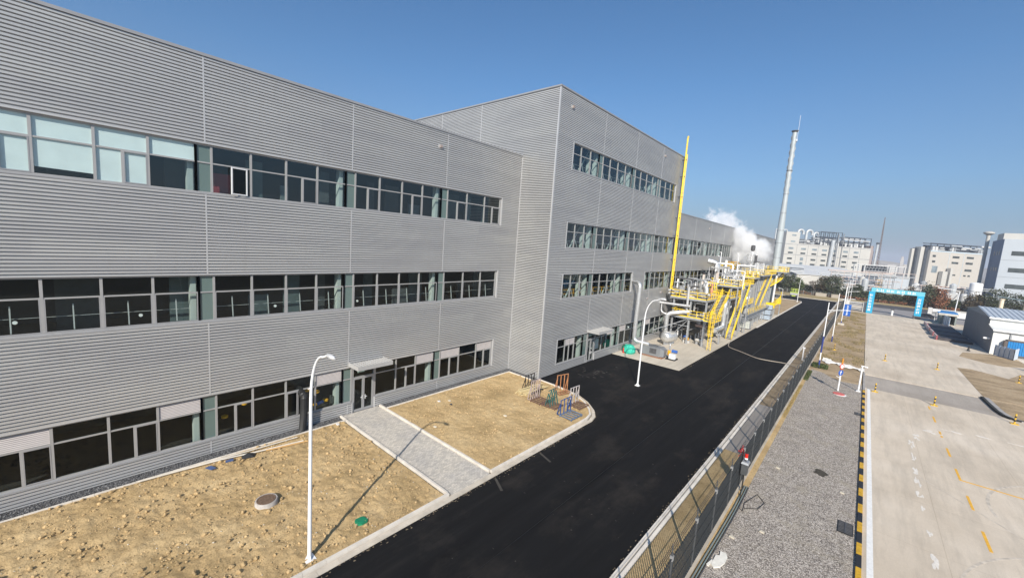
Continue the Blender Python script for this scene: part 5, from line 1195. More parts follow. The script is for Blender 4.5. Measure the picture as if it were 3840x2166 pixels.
cb=mat('base concrete',(.5,.46,.4),.9); mb=MB(); mb.box(26.3,27.5,119.3,120.4,.04,.5); o=obj('pole_footing',mb,cb,None,False,(26.9,119.8,.04)); tag(o,'pale concrete footing under the banner pole','footing')
# traffic sign post
ts=thing('road_sign','white post carrying two round traffic signs at the gravel end','sign',(29.2,54.1,.06))
mb=MB(); mb.tube([(29.2,54.1,.06),(29.2,54.1,2.1)],.08,8); obj('post',mb,WHITE,ts,True)
mb=MB(); mb.tube([(29.2,54.1,2.1),(29.2,54.1,3.95)],.085,8); obj('upper_post',mb,mat('orange band',(.6,.25,.03),.5),ts,True)
def disc(par,c,r,m,nm,th_=.03,ring=None):
    mb=MB(); c=Vector(c); d=Vector((.80,-.6,0)); mb.tube([c,c+d*th_],r,20); o=obj(nm,mb,m,par)
    return o
RED=mat('sign red',(.60,.03,.02),.5); SW=mat('sign white',(.75,.74,.72),.5); SB=mat('sign blue',(.02,.09,.38),.5)
d=disc(ts,(29.2,54.0,3.0),.31,RED,'speed_sign'); mb=MB(); mb.tube([(29.225,53.98,3.0),(29.24,53.97,3.0)],.23,20); obj('sign_face',mb,SW,d)
d=disc(ts,(29.2,54.0,2.25),.34,SB,'direction_sign'); mb=MB(); q=lambda a,z:(29.2+.028+.6*a,54.0-.022+.8*a,z); mb.bar(q(-.05,2.05),q(-.03,2.4),.08,.012,up=(.8,-.6,0));mb.add([q(-.16,2.3),q(.12,2.3),q(-.02,2.5)],[(0,1,2)]); obj('arrow_symbol',mb,SW,d)
mb=MB(); mb.bar((28.85,54.0,1.75),(29.2,54.0,1.62),.1,.04); obj('bracket',mb,WHITE,ts)
mb=MB(); mb.tube([(29.35,52.6,.06),(29.35,52.6,.12)],.55,24); o=obj('fallen_sign',mb,mat('faded red',(.55,.12,.10),.6),None,False,(29.35,52.6,.06)); tag(o,'faded red round disc lying on the gravel below the road sign','disc')
mb=MB(); mb.tube([(29.45,52.5,.05),(29.45,52.5,.075)],.6,24); obj('disc_rim',mb,SW,o)
cm=thing('camera_post','white post with a small camera arm beside the striped kerb','post',(31.0,56,.05))
mb=MB(); mb.tube([(31.0,56,.05),(31.0,56,3.1)],.09,10); mb.box(30.8,31.2,55.8,56.2,.05,.12); obj('post',mb,WHITE,cm,True)
mb=MB(); mb.tube([(30.9,56,3.1),(31.15,56,3.13),(31.5,56,3.05)],[.07,.05,.08],8); obj('camera_head',mb,WHITE,cm,True)
t=thing('marker_post','short white post behind the fence near the first tall pole','post',(24.4,67.6,.05)); mb=MB(); mb.tube([(24.4,67.6,.05),(24.4,67.6,1.9)],.08,8); obj('post',mb,WHITE,t,True); mb=MB(); mb.tube([(24.3,67.6,1.95),(24.6,67.6,1.95)],.1,8); obj('post_cap',mb,WHITE,t,True)
# striped bollards
BY=mat('bollard yellow',(.68,.42,.04),.5); BK=mat('bollard black',(.03,.025,.02),.6)
def bollard(x,y,lab,h=1.0):
    t=thing('bollard',lab,'bollard',(x,y,.03),'striped bollards on the concrete yard')
    for k in range(5):
        mb=MB(); mb.tube([(x,y,.08+h*k/5),(x,y,.08+h*(k+1)/5-.002)],.07,10); obj('band',mb,BY if k%2==0 else BK,t,True)
    mb=MB(); mb.box(x-.28,x+.28,y-.28,y+.28,.035,.08); obj('base_plate',mb,BY,t)
bollard(32.5,57.8,'striped bollard next to the striped kerb at the ramp'); bollard(37.4,57.55,'striped bollard in the middle of the ramp edge'); bollard(43.05,57.3,'striped bollard at the right end of the ramp by the black kerb'); bollard(33.9,80.5,'striped bollard on the far slab nearest the scrub'); bollard(39.75,81.2,'striped bollard on the far slab nearer the dirt patch'); bollard(47.8,82.3,'striped bollard standing in the dirt patch on the right'); bollard(27.5,82,'faded striped bollard in the scrub beside the white sheet')
# curved black kerb
mb=MB(); P=[(42.25,67.1),(42.35,64.2),(42.5,61.2),(42.75,59.6),(43.4,58.7),(44.3,58.6)]
for p,q in zip(P,P[1:]): mb.bar((p[0],p[1],.05),(q[0],q[1],.05),.25,.3)
struct('kerb',mb,mat('black kerb',(.03,.03,.028),.8,0,.3,3.))
mb=MB()
for p,q in zip(P,P[1:]): mb.bar((p[0]+.35,p[1],.05),(q[0]+.35,q[1]+.05,.05),.4,.24)
struct('kerb',mb,MC['dull kerb'] if 'dull kerb' in MC else KERB)
# arch
CY=mat('cyan cloth',(.13,.46,.56),.6,0,.06,.8); CY2=mat('deep cyan cloth',(.01,.34,.56),.6,0,.06,.8)
ar=thing('inflatable_arch','bright blue arch with white characters over the site exit','arch',(37,163,.03))
X=[31.2,33.0,41.9,43.6]; ya,yb=162.4,163.9
mb=MB(); mb.box(X[0]+.6,X[3],ya,yb,6.85,8.05); obj('arch_beam',mb,CY,ar)
mb=MB(); mb.box(31.35,32.8,ya+.001,yb-.001,.03,6.848); obj('arch_leg',mb,CY2,ar)
mb=MB(); mb.box(42.1,43.55,ya+.001,yb-.001,.9,6.848); obj('arch_leg',mb,CY2,ar)
mb=MB(); mb.box(42.0,43.6,ya-.1,yb+.1,.03,.9); obj('leg_weight',mb,STEELD,ar)
rr=random.Random(31)
def glyph(mb,x,y,z,s,seed):
    r=random.Random(seed); n=r.choice([2,3,3])
    for k in range(n): mb.box(x+.04*s,x+.96*s,y,y+.02,z+s*(.12+.8*k/n),z+s*(.12+.8*k/n)+.13*s)
    for k in range(r.choice([1,2])): q=x+s*(.2+.5*k+.1*r.random()); mb.box(q,q+.13*s,y-.012,y-.001,z,z+s)
    mb.bar((x+.3*s,y-.02,z+.1*s),(x+.05*s,y-.02,z-.0),.1*s,.01)
mb=MB()
for i in range(8):
    x=32.85+i*1.0+(i//2)*.33; glyph(mb,x,ya-.03,7.03,.85,i+3)
obj('beam_lettering',mb,SW,ar)
for lx,z0,n in ((31.55,5.35,6),(42.3,5.35,5)):
    mb=MB()
    for i in range(n): glyph(mb,lx,ya-.03,z0-i*.93,.78,40+i+int(lx))
    obj('leg_lettering',mb,SW,ar)
# gate parts, white fence around exit
GW=mat('gate white',(.56,.55,.53),.5,0,.08,1.)
for i,(xa,xb,y,lb) in enumerate([(26.6,30.9,164,'white slatted gate section left of the blue arch'),(46.6,60.0,178,'long white slatted gate section right of the blue arch')]):
    t=thing('gate_panel',lb,'gate',((xa+xb)/2,y,.03)); z=2.9 if i==0 else 2.6
    for x in (xa,xb):
        mb=MB(); mb.box(x-.45,x+.45,y-.4,y+.4,.03,z+.3); obj('gate_pillar',mb,GW,t)
    mb=MB(); 
    for q in np.arange(.5,z,.42): mb.box(xa+.45,xb-.45,y-.04,y+.04,q,q+.2)
    mb.box(xa+.45,xb-.45,y-.08,y+.08,z-.15,z+.1); obj('gate_slats',mb,mat('gate slat grey',(.45,.45,.44),.5),t)
    if i==1:
        mb=MB(); mb.box(xa+4,xa+8,y-.12,y-.081,.6,2.2); obj('notice_board',mb,SW,t)
t=thing('white_post','single white stone post in the middle of the site exit','post',(37.4,163.6,.03)); mb=MB(); mb.cyl((37.4,163.6),.28,.03,1.7,10); obj('shaft',mb,SW,t,True); mb=MB(); mb.box(37.0,37.8,163.2,164,1.7,2.1); obj('cap',mb,STEELD,t)
# white clad footing line, exit pavement chain
# barrier rows of dark low boxes at right
DK=mat('dark hoarding',(.06,.055,.06),.7,0,.25,.6); MAR=mat('maroon stripes',(.30,.08,.09),.6)
for i,(xa,ya_,yb_) in enumerate([(42.9,118.6,124),(42.95,125,132),(43.05,133,141),(43.3,142,150)]):
    t=thing('trench_cover',['nearest','second','third','farthest'][i]+' low dark trench cover with striped end boards on the right','trench cover',(44.5,(ya_+yb_)/2,.03),'dark trench covers beside the grey warehouse')
    mb=MB(); mb.box(xa+.3,48.3,ya_,yb_-.4,.03,.55); obj('cover_deck',mb,DK,t)
    mb=MB()
    for k in range(int((yb_-ya_)/1.5)):
        mb.box(xa,xa+.25,ya_+k*1.5,ya_+k*1.5+.75,.03,.95)
    obj('end_board',mb,MAR,t)
    mb=MB()
    for k in range(int((yb_-ya_)/1.5)):
        mb.box(xa+.001,xa+.249,ya_+k*1.5+.76,ya_+k*1.5+1.48,.03,.95)
    obj('white_board',mb,SW,t)
mb=MB(); mb.lathe((46.3,108.2,.03),[(.35,0),(.2,.1),(.12,.5),(.1,.9)],10); o=obj('rubber_cone',mb,BLACKP,None,True,(46.3,108.2,.03)); tag(o,'dark rubber cone standing at the tip of the dirt patch','cone')
# guard booth
bo=thing('guard_booth','small dark guard booth with a blue flat roof','booth',(48.8,160,.03))
mb=MB(); mb.box(47.0,47.3,157,163,.03,2.9); mb.box(47.3,48.0,157,157.2,.03,2.9); mb.box(49.8,50.1,157,157.2,.03,2.9); mb.box(47.3,50.1,162.8,163,.03,2.9);mb.box(49.9,50.1,157.2,162.8,.03,2.9); obj('booth_wall',mb,mat('booth grey green',(.20,.23,.22),.6),bo)
mb=MB(); mb.box(46.5,50.4,156.6,163.4,2.9,3.1); mb.box(46.5,50.4,156.58,156.599,2.55,3.1); obj('booth_roof',mb,mat('booth roof beige',(.5,.47,.42),.6),bo)
mb=MB(); mb.box(46.3,50.2,156.9,163.6,3.101,3.4); obj('roof_sheet',mb,mat('roof blue',(.03,.17,.42),.5),bo)
for i,(xa,ya_,xb,yb_,z,lb) in enumerate([(47.6,158.0,47.9,148.5,2.6,'pale hoarding panel leaning out from the guard booth'),(49.5,108.2,51.2,104.6,1.9,'pale blue hoarding panels by the warehouse door, rear leaf'),(51.2,104.6,52.0,106.8,1.9,'pale blue hoarding panels by the warehouse door, front leaf'),(51.9,92.8,54.5,90.8,2.6,'pale blue hoarding leaf at the right edge below the warehouse')]):
    t=thing('hoarding_panel',lb,'hoarding',((xa+xb)/2,(ya_+yb_)/2,.05)); mb=MB(); mb.bar((xa,ya_,z/2+.1),(xb,yb_,z/2+.1),.06,z); obj('sheet',mb,mat('pale blue sheet',(.52,.58,.66),.5,0,.08,1.),t)
    mb=MB(); n=4
    for k in range(n+1):
        x=xa+(xb-xa)*k/n+.0;y=ya_+(yb_-ya_)*k/n; mb.bar((x-.06,y-.06,.05),(x-.06,y-.06,z+.15),.07)
    obj('frame_post',mb,mat('blue frame',(.22,.30,.42),.5),t)
# car dark behind the booth sign
cr=thing('parked_car','dark car parked beyond the site exit right of the arch','car',(45.2,170,.02))
mb=MB(); pr=[(-2.2,.35),(-2.25,.8),(-1.4,.95),(-.8,1.42),(.9,1.45),(1.6,1.0),(2.2,.85),(2.2,.35)]
V=[(45.2+x,169.2,z) for x,z in pr]+[(45.2+x,170.9,z) for x,z in pr]; n=len(pr)
mb.add(V,[tuple(range(n)),tuple(reversed(range(n,2*n)))]+[(i,n+i,n+(i+1)%n,(i+1)%n) for i in range(n)]); obj('body',mb,mat('dark car paint',(.02,.025,.035),.25),cr)
for x in (-1.4,1.4):
    for y in (169.2,170.9): mb=MB(); mb.tube([(45.2+x,y-.12,.35),(45.2+x,y+.12,.35)],.33,14); obj('wheel',mb,BLACKP,cr,True)
mb=MB(); mb.box(44.7,46.0,169.17,169.199,.98,1.35); obj('side_window',mb,mat('car glass',(.01,.012,.015),.1),cr)
t=thing('white_sign','small white board on a post beside the guard booth','sign',(46.2,158,.03)); mb=MB(); mb.box(45.3,46.8,157.7,157.8,3.2,3.9); obj('board',mb,SW,t); mb=MB(); mb.bar((46.0,157.85,.03),(46.0,157.85,3.5),.12); obj('post',mb,GW,t)
t=thing('lamp_pole','white lamp pole behind the guard booth','lamp pole',(50.3,165,.03)); mb=MB(); mb.tube([(50.3,165,.03),(50.6,165,9.2)],[.13,.09],8); obj('post',mb,WHITE,t,True); mb=MB(); mb.tube([(50.6,165,9.2),(48.8,165,9.6),(46.6,165,9.7)],.07,6); mb.tube([(49.0,165,9.55),(46.2,165,9.75)],.12,6); obj('arm',mb,WHITE,t,True)
# warehouse
wh=thing('grey_warehouse','ribbed gable warehouse with its shaded end coloured grey, a white front and pale metal roof','warehouse',(49.05,112,.03))
XW=49.05; XE=80; yf,yr,yk=113.6,125.6,137.8; ZE,ZA=6.55,7.75
WG=mat('warehouse shaded sheet',(.20,.22,.25),.55,.1,.06,.6); WWH=mat('warehouse white sheet',(.70,.70,.67),.55,0,.05,.6); WR=mat('warehouse roof sheet',(.58,.61,.63),.4,.3,.06,.6)  # gable sheet coloured darker than the front, its shade put into the grey
mb=MB(); mb.quad((XW,yf,0),(XW,yk,0),(XW,yk,ZE),(XW,yr,ZA),(XW,yf,ZE)); mb.quad((XW,yf,0),(XW,109.4,0),(XW,109.4,4.6),(XW,yf,5.15))
for y in np.arange(110,137.7,.55): mb.box(XW-.03,XW-.001,y-.04,y+.04,.05,(4.6 if y<yf else 6.4))
obj('gable_wall',mb,WG,wh)
mb=MB(); mb.box(XW+.05,XE,yf,yf+.1,5.0,ZE); mb.box(XW+.05,XE,109.4,109.5,.0,4.55); obj('front_wall',mb,WWH,wh)
mb=MB(); mb.quad((XW-.2,yf-.4,ZE-.02),(XE,yf-.4,ZE-.02),(XE,yr,ZA+.05),(XW-.2,yr,ZA+.05)); mb.quad((XW-.2,yr,ZA+.05),(XE,yr,ZA+.05),(XE,yk+.3,ZE),(XW-.2,yk+.3,ZE))
for x in np.arange(XW,XE,.75): mb.bar((x,yf-.4,ZE+.03),(x,yr,ZA+.1),.12,.1)
obj('roof',mb,WR,wh)
mb=MB(); mb.quad((XW-.1,109.0,4.55),(XE,109.0,4.55),(XE,yf,5.2),(XW-.1,yf,5.2)); obj('lean_to_roof',mb,WWH,wh)
mb=MB(); mb.box(XW-.22,XE,yf-.5,yf-.4,ZE-.25,ZE+.05); mb.box(XW-.12,XE,108.9,109.0,4.4,4.6); obj('gutter',mb,WHITE,wh)
mb=MB(); mb.box(XW+2.1,XW+2.3,109.2,109.4,0,4.5); obj('downpipe',mb,STEEL,wh)
mb=MB(); mb.box(XW-.9,XW-.05,110.2,110.8,2.6,2.9); obj('wall_canopy',mb,SW,wh)
dr=MB(); dr.box(50.95,58,108.6,109.35,.5,2.9)
for x in np.arange(50.95,58,.3): dr.box(x,x+.12,108.55,108.6,.5,2.88)
obj('blue_shutter',dr,mat('shutter blue',(.01,.20,.50),.5,0,.06,1.),wh)
mb=MB(); mb.box(50.8,58,108.5,109.3,2.92,3.15); mb.box(50.5,50.93,108.6,109.35,.5,2.9); obj('shutter_box',mb,mat('dark lintel',(.12,.10,.09),.7),wh)
for i,(x,y,z,lb) in enumerate([(54.5,140.5,9.2,'left cream round column rising behind the warehouse roof'),(58.2,140.5,9.0,'right cream round column at the picture edge')]):
    t=thing('cream_column',lb,'column',(x,y,.03)); mb=MB(); mb.cyl((x,y),.38,.03,z-.15,12); obj('shaft',mb,mat('cream column paint',(.70,.58,.42),.6),t,True); mb=MB(); mb.cyl((x,y),.5,z-.15,z,12); obj('cap',mb,mat('cream column paint',(.7,.58,.42),.6),t,True)
mb=MB(); mb.bar((53.6,140,9.75),(58.6,140,9.2),.25,.16); o=obj('steel_beam',mb,mat('teal grey steel',(.14,.19,.21),.5),None,False,(56,140,9.5)); tag(o,'sloping teal grey beam above the cream columns','beam')
for i,(x,y,r,g) in enumerate([(25.9,64.2,.9,0),(26.5,66.2,.6,0),(25.9,57,.5,0),(26.2,53,.4,1),(25.95,60,.6,1),(29.3,128,.9,0)]):
    pass
# scissor lift
sl=thing('scissor_lift','yellow green scissor lift parked on the far side road','lift',(9.1,191.5,0))
LG=mat('lime paint',(.45,.55,.08),.5)
mb=MB(); mb.box(7.8,10.4,190.8,192.2,.35,.9); obj('chassis',mb,mat('dark chassis',(.06,.06,.06),.6),sl)
mb=MB(); mb.box(8.4,9.9,190.75,190.79,.35,.75); obj('bumper',mb,LG,sl)
mb=MB(); mb.box(7.9,10.35,190.9,192.1,.9,1.75); obj('scissor_stack',mb,mat('lift grey',(.45,.45,.43),.6),sl)
mb=MB(); mb.box(7.8,10.5,190.8,192.2,1.78,2.15); obj('platform_floor',mb,LG,sl)
mb=MB()
for y in(190.85,192.15): rail(mb,[(7.85,y,2.15),(10.45,y,2.15)],1.2,.9,.1,False)
rail(mb,[(7.85,190.85,2.15),(7.85,192.15,2.15)],1.2,.9,.1,False); obj('guard_rail',mb,LG,sl)
for x in (8.3,9.9):
    for y in (190.8,192.2): mb=MB(); mb.tube([(x,y-.1,.3),(x,y+.1,.3)],.3,12); obj('wheel',mb,BLACKP,sl,True)
t=thing('short_lamp','short curved white lamp at the far junction','lamp',(6.4,182,.03)); mb=MB(); mb.tube(bend([(6.4,182,.03),(6.4,182,3.4),(5.2,182,3.5)],.4),.07,6); obj('post',mb,WHITE,t,True); mb=MB(); mb.tube([(5.3,182,3.5),(4.9,182,3.5)],.12,6); obj('lamp_head',mb,WHITE,t)
# ------------------------------------------------------------------ far industrial site
class Fr:
    def __init__(s,p0,p1=None,ang=None):
        s.o=Vector((p0[0],p0[1],0)); s.u=(Vector((p1[0]-p0[0],p1[1]-p0[1],0)).normalized() if p1 else Vector((math.cos(ang),math.sin(ang),0))); s.w=Vector((-s.u.y,s.u.x,0))
    def p(s,u,w,z): q=s.o+s.u*u+s.w*w; return (q.x,q.y,z)
    def box(s,mb,u0,u1,w0,w1,z0,z1):
        c=[s.p(u0,w0,z0),s.p(u1,w0,z0),s.p(u1,w1,z0),s.p(u0,w1,z0),s.p(u0,w0,z1),s.p(u1,w0,z1),s.p(u1,w1,z1),s.p(u0,w1,z1)]
        mb.add(c,[(3,2,1,0),(4,5,6,7),(0,1,5,4),(1,2,6,5),(2,3,7,6),(3,0,4,7)])
FW=mat('far white wall',(.47,.455,.42),.7,0,.05,.06); FG=mat('far grey steel',(.26,.27,.28),.6,.1,.2,.3); FD=mat('far dark steel',(.05,.06,.075),.6,.1,.3,.3)
FS=mat('far silver duct',(.47,.49,.50),.45,.2,.1,.3); FWN=mat('far window glass',(.055,.065,.065),.3,0,.4,.3); FL=mat('far pale roof',(.52,.52,.51),.6,0,.05,.1); FLW=mat('far bluish wall',(.42,.455,.49),.7,0,.04,.1)
FGW=mat('far light glass',(.20,.24,.26),.3,0,.3,.3)
def win(f,par,u0,u1,z0,z1,m=FWN,w=-.12):
    mb=MB(); f.box(mb,u0,u1,w,0.02,z0,z1); o=obj('window',mb,m,par)
    return o
f=Fr((-37,496),(30.4,555.7)); b1=thing('chemical_plant','pale six storey plant behind the chimney with hooked ducts on its roof','plant building',f.p(0,0,0))
mb=MB(); f.box(mb,0,90,0,30,-.1,32.2); obj('wall',mb,FW,b1)
mb=MB(); f.box(mb,0,14.2,0,12,32.201,43.6); obj('stair_tower',mb,FW,b1)
mb=MB()
for z in (20.3,31.0): f.box(mb,0,90,-.16,-.001,z,z+.35)
for u in (12.6,24.3,35,46,56.5,67.5,79): f.box(mb,u,u+.28,-.1,-.002,0,20.3); f.box(mb,u,u+.28,-.1,-.002,20.65,31)
obj('facade_joint',mb,FG,b1)
for k,u in enumerate((4.2,17.3,28.8,39.4,49.9,61.3,72.5)):
    for r,(z0,z1) in enumerate(((26,27.9),(21.5,23.2),(15.4,17.2),(10.6,12.3),(5,6.8))):
        if k==1 and r in(2,3): win(f,b1,u+.4,u+3.6,z0-.5,z1+.9,FGW); continue
        win(f,b1,u,u+5,z0,z1,FGW if r==0 else FWN)
win(f,b1,6,10.4,39.6,41.2,FGW); win(f,b1,5.6,10,33.2,34.8,FGW)
def hook(u,w,z0,z1,r,wd,par):
    mb=MB(); P=[f.p(u,w,z0)]+[f.p(u+wd/2-wd/2*math.cos(a),w,z1+wd/2*math.sin(a)) for a in np.linspace(0,PI,9)]+[f.p(u+wd,w,z1-2)]
    mb.tube(P,r,10); obj('hook_duct',mb,FS,par,True)
for u,w,z0,z1,r,wd in ((16,6,32.2,44,1.3,5.5),(25,6,32.2,43.8,1.3,6),(33,6,32.2,42.6,1.0,4.5),(-2,14,32,45,.9,4),(7,16,43,44.5,.8,4)): hook(u,w,z0,z1,r,wd,b1)
rr=random.Random(12); mb=MB()
for u0,u1,z1 in ((36.5,58.5,46.2),(60.5,89.5,42.3)):
    for u in np.linspace(u0,u1,6):
        for w in (1,9): f.box(mb,u-.25,u+.25,w-.25,w+.25,32.2,z1)
    for z in ((36.5,41,z1) if u0<50 else (37.5,z1)):
        for w in (1,9): f.box(mb,u0,u1,w-.2,w+.2,z-.5,z)
obj('roof_frame',mb,FD,b1)
mb=MB(); f.box(mb,15,36,8,12,32.2,37.5); f.box(mb,37.5,57.5,8.5,12,32.2,41.5); f.box(mb,61.5,88.5,7.5,12,32.2,37.3); obj('roof_machinery_screen',mb,FD,b1)
for i in range(60):
    u=rr.uniform(15,88);m=rr.choice([FS,FS,FG,FL]); mb=MB()
    if i%2: f.box(mb,u,u+rr.uniform(1,5),2,5,z:=rr.uniform(32.3,38),z+rr.uniform(.6,2.2))
    else:
        z=rr.uniform(33,41 if 36<u<56 else 37); mb.tube([f.p(u,3,z),f.p(min(89,u+rr.uniform(4,12)),3,z+.1)],rr.uniform(.25,.6),7)
    obj('roof_duct',mb,m,b1)
for u in (38,41.5,51,53.5,56,64,70,76,82):
    mb=MB(); mb.lathe(f.p(u,1.5,32.2),[(.9,0),(.9,2.6),(.3,3.4)],10); obj('roof_tank',mb,FL,b1,True)
mb=MB(); mb.tube([f.p(47,-2,0),f.p(48,-2,38)],1.7,12); obj('riser_duct',mb,FS,b1,True)
mb=MB(); f.box(mb,51.8,52.6,-3,-2.2,0,44); f.box(mb,58.9,59.5,-.9,-.3,0,45); obj('riser_frame',mb,FG,b1)
mb=MB(); f.box(mb,62,80,2,7,40.2,41.6); f.box(mb,61,88,.3,1.2,38.7,39.5); obj('roof_header',mb,FL,b1)
mb=MB(); f.box(mb,90.4,95,2,12,0,30); f.box(mb,91,95,3,12,30,35); t=thing('side_structure','brown grey service tower at the right end of the far plant','structure',f.p(92,5,0)); obj('frame',mb,mat('brownish frame',(.30,.25,.24),.7),t); mb=MB(); mb.tube([f.p(94.5,-1,0),f.p(95.2,-1,37)],1.0,10); obj('stack_pipe',mb,FS,t,True); mb=MB(); mb.tube([f.p(95.2,-1,37),f.p(95.2,-1,38.6)],1.5,10); obj('stack_cap',mb,FD,t)
# thin mast
t=thing('radio_mast','thin dark mast standing alone between the two far plants','mast',(35.2,399,0)); mb=MB()
q=[(34.3,398.4),(36.1,398.4),(35.2,400.2)]
for x,y in q: mb.bar((x,y,0),(34.9+(x-35.2)*.15,399+(y-399)*.15,50.5),.28)
obj('mast_leg',mb,mat('mast grey',(.14,.13,.14),.6),t); mb=MB()
for i in range(24):
    z=i*2.1; s=1-.85*z/50.5; P=[(34.9+(x-35.2)*s+ .3*(1-z/50.5),399+(y-399)*s,z) for x,y in q]
    for a,b in((0,1),(1,2),(2,0)): mb.bar(P[a],P[b],.16)
    s2=1-.85*(z+2.1)/50.5; mb.bar(P[0],(34.9+(q[1][0]-35.2)*s2,399+(q[1][1]-399)*s2,z+2.1),.16)
obj('mast_lattice',mb,mat('mast rust',(.26,.17,.13),.7),t)
# plant 2
f=Fr((66.8,467.7),(100.2,497.2)); b2=thing('chemical_plant','beige plant block on the right with three columns of small windows','plant building',f.p(0,0,0))
mb=MB(); f.box(mb,0,46,0,8,0,30.6); obj('wall',mb,mat('far beige wall',(.45,.42,.375),.7,0,.04,.06),b2)
mb=MB(); f.box(mb,-2.2,-.001,2,7,0,32.5); f.box(mb,-6.4,-5.2,5,9,0,32); obj('side_bay',mb,FD,b2)
mb=MB(); f.box(mb,-5.19,-2.21,3,8,0,33); f.box(mb,-8.4,-6.41,7,9,0,31.4); obj('side_wall',mb,FW,b2)
for u0,u1,z0,z1 in ((2.3,4.9,25.2,26.9),(2.6,5.2,20.8,22.4),(18.8,24.3,25.3,27),(18.8,24.3,20.7,22.3),(30.5,36.2,25.6,27.2),(30.4,36.2,20.9,22.6),(30.6,36.3,15.2,17),(18.6,23.8,11,12.2),(30.4,32.4,11,12.2),(34,36,11,12.2)): win(f,b2,u0,u1,z0,z1)
win(f,b2,3.5,8,12.5,18,FGW)
mb=MB(); f.box(mb,16,16.3,-.12,-.001,0,30.4); f.box(mb,28,28.3,-.12,-.001,0,30.4); f.box(mb,0,46,-.14,-.002,29.6,30.5); obj('facade_joint',mb,mat('pale blue trim',(.42,.50,.55),.6),b2)
mb=MB()
for u in np.linspace(1.5,45,9):
    f.box(mb,u-.2,u+.2,2,2.4,30.6,36.5)
f.box(mb,1,46,2,2.5,35.9,36.6); f.box(mb,1,46,8,8.4,35.9,36.6); f.box(mb,2,45,6,9,30.6,34.8); obj('roof_frame',mb,FD,b2)
for i in range(20):
    u=rr.uniform(1,44); mb=MB(); z=rr.uniform(30.8,36)
    if i%3: mb.tube([f.p(u,1.5,z),f.p(u+rr.uniform(2,9),1.5,z)],rr.uniform(.3,.8),7)
    else: f.box(mb,u,u+2,.4,3,30.6,33.8)
    obj('roof_duct',mb,rr.choice([FS,FL,FG]),b2)
mb=MB(); f.box(mb,9,13,-4,-1,0,14); f.box(mb,15,17,-4,-1,0,17); obj('front_shaft',mb,FW,b2)
# plant 3 (near right)
f=Fr((81.2,320),ang=0); b3=thing('office_block','tall pale blue grey block at the right edge with a dark shaded side','building',(81.2,320,0))
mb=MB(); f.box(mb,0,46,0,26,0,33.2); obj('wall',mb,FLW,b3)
mb=MB(); f.box(mb,-.08,-.001,0.05,26,0,33.1); obj('side_cladding',mb,mat('shaded blue cladding',(.10,.15,.24),.6,0,.08,.1),b3)  # side sheet carries its shade in the colour, darker blue than the front
for z in (24.9,16.3,7.9):
    for u in (3.2,14.0,26): win(f,b3,u,u+7.8,z,z+2.2)
mb=MB()
for z in (22.4,13.6): f.box(mb,0,46,-.07,-.001,z,z+.12)
for u in (12,24): f.box(mb,u,u+.12,-.07,-.002,0,33)
obj('facade_joint',mb,FG,b3)
for y in (4,9,15):
    for z in (25,16.5): 
        mb=MB(); f.box(mb,-.16,-.081,y,y+2.2,z,z+2); obj('window',mb,FWN,b3)
mb=MB(); f.box(mb,1,9,10,24,33.2,36.8); mb.tube([f.p(9,6,34.2),f.p(14,6,34.2)],1.0,8); f.box(mb,16,22,3,9,33.2,35); obj('roof_unit',mb,FW,b3)
mb=MB(); mb.tube([f.p(-2,27,0),f.p(-2,27,36.4)],.8,10); mb.lathe(f.p(-2,27,36.4),[(.8,0),(2.2,1.0),(2.3,1.7),(1.0,2.2)],12); o=obj('flared_stack',mb,FW,None,True,f.p(-2,27,0)); tag(o,'white stack with a flared head beside the dark side of the right hand block','stack')
# low sheds, racks between
f=Fr((-3.7,311.6),(19.5,332.1)); 
def shed(f,lab,u0,u1,w0,w1,h0,h1,wm,rm,open_=False):
    t=thing('white_shed',lab,'shed',f.p((u0+u1)/2,w0,0)); mb=MB()
    if open_:
        for u in np.linspace(u0,u1,4): f.box(mb,u-.2,u+.2,w0,w0+.4,0,h0); 
        f.box(mb,u0,u1,w1-.3,w1,0,h0)
        obj('post',mb,FG,t)
    else: f.box(mb,u0,u1,w0,w1,0,h0); obj('wall',mb,wm,t)
    mb=MB(); a=[f.p(u0-.5,w0-.6,h0+.02),f.p(u1+.5,w0-.6,h0+.02),f.p(u1+.5,w1,h1),f.p(u0-.5,w1,h1)]; b_=[(x,y,z+.35) for x,y,z in a]
    mb.add(a+b_,[(3,2,1,0),(4,5,6,7),(0,1,5,4),(1,2,6,5),(2,3,7,6),(3,0,4,7)]); obj('roof',mb,rm,t)
    return t
shed(f,'low white shed behind the bare tree',0,30,0,14,6.0,8.6,FW,FL)
shed(f,'long pale roofed shed between the far plant and the trees',2,54,18,34,8.6,11.5,mat('far shed wall',(.50,.50,.49),.7),FL)
shed(f,'open dark canopy with a white edge right of the round tree',31,49,-2,12,5.4,7.4,FW,FL,True)
mb=MB(); f.box(mb,31.5,48.5,8,11.6,0,5.2); o=obj('dark_fill',mb,mat('dark brown store',(.07,.05,.05),.9,0,.4,.4),None,False,f.p(40,8,0)); tag(o,'dark box filling the shaded opening under the open canopy','shade fill')  # dark box put in for the shade under the canopy
f2=Fr((35.6,319.7),(49.5,332.1)); t=thing('white_tank_hall','plain white hall above the blue arch','hall',f2.p(9,0,0)); mb=MB(); f2.box(mb,0,18.6,0,10,0,8.4); obj('wall',mb,FLW,t); mb=MB(); f2.box(mb,-.2,18.8,-.3,10,8.401,8.8); obj('roof',mb,FL,t)
mb=MB(); mb.lathe(f2.p(-1,-2,0),[(1.8,0),(1.8,7)],12); o=obj('buff_silo',mb,mat('buff steel',(.5,.38,.2),.6),None,True,f2.p(-1,-2,0)); tag(o,'buff round silo at the left end of the plain white hall','silo')
t=thing('pipe_rack','big dark truss pipe rack behind the plain white hall','pipe rack',f2.p(8,12,0)); mb=MB()
for u in (-5,-2,1.5,17.5,21.5,27): f2.box(mb,u-.3,u+.3,12,12.6,0,15.2)
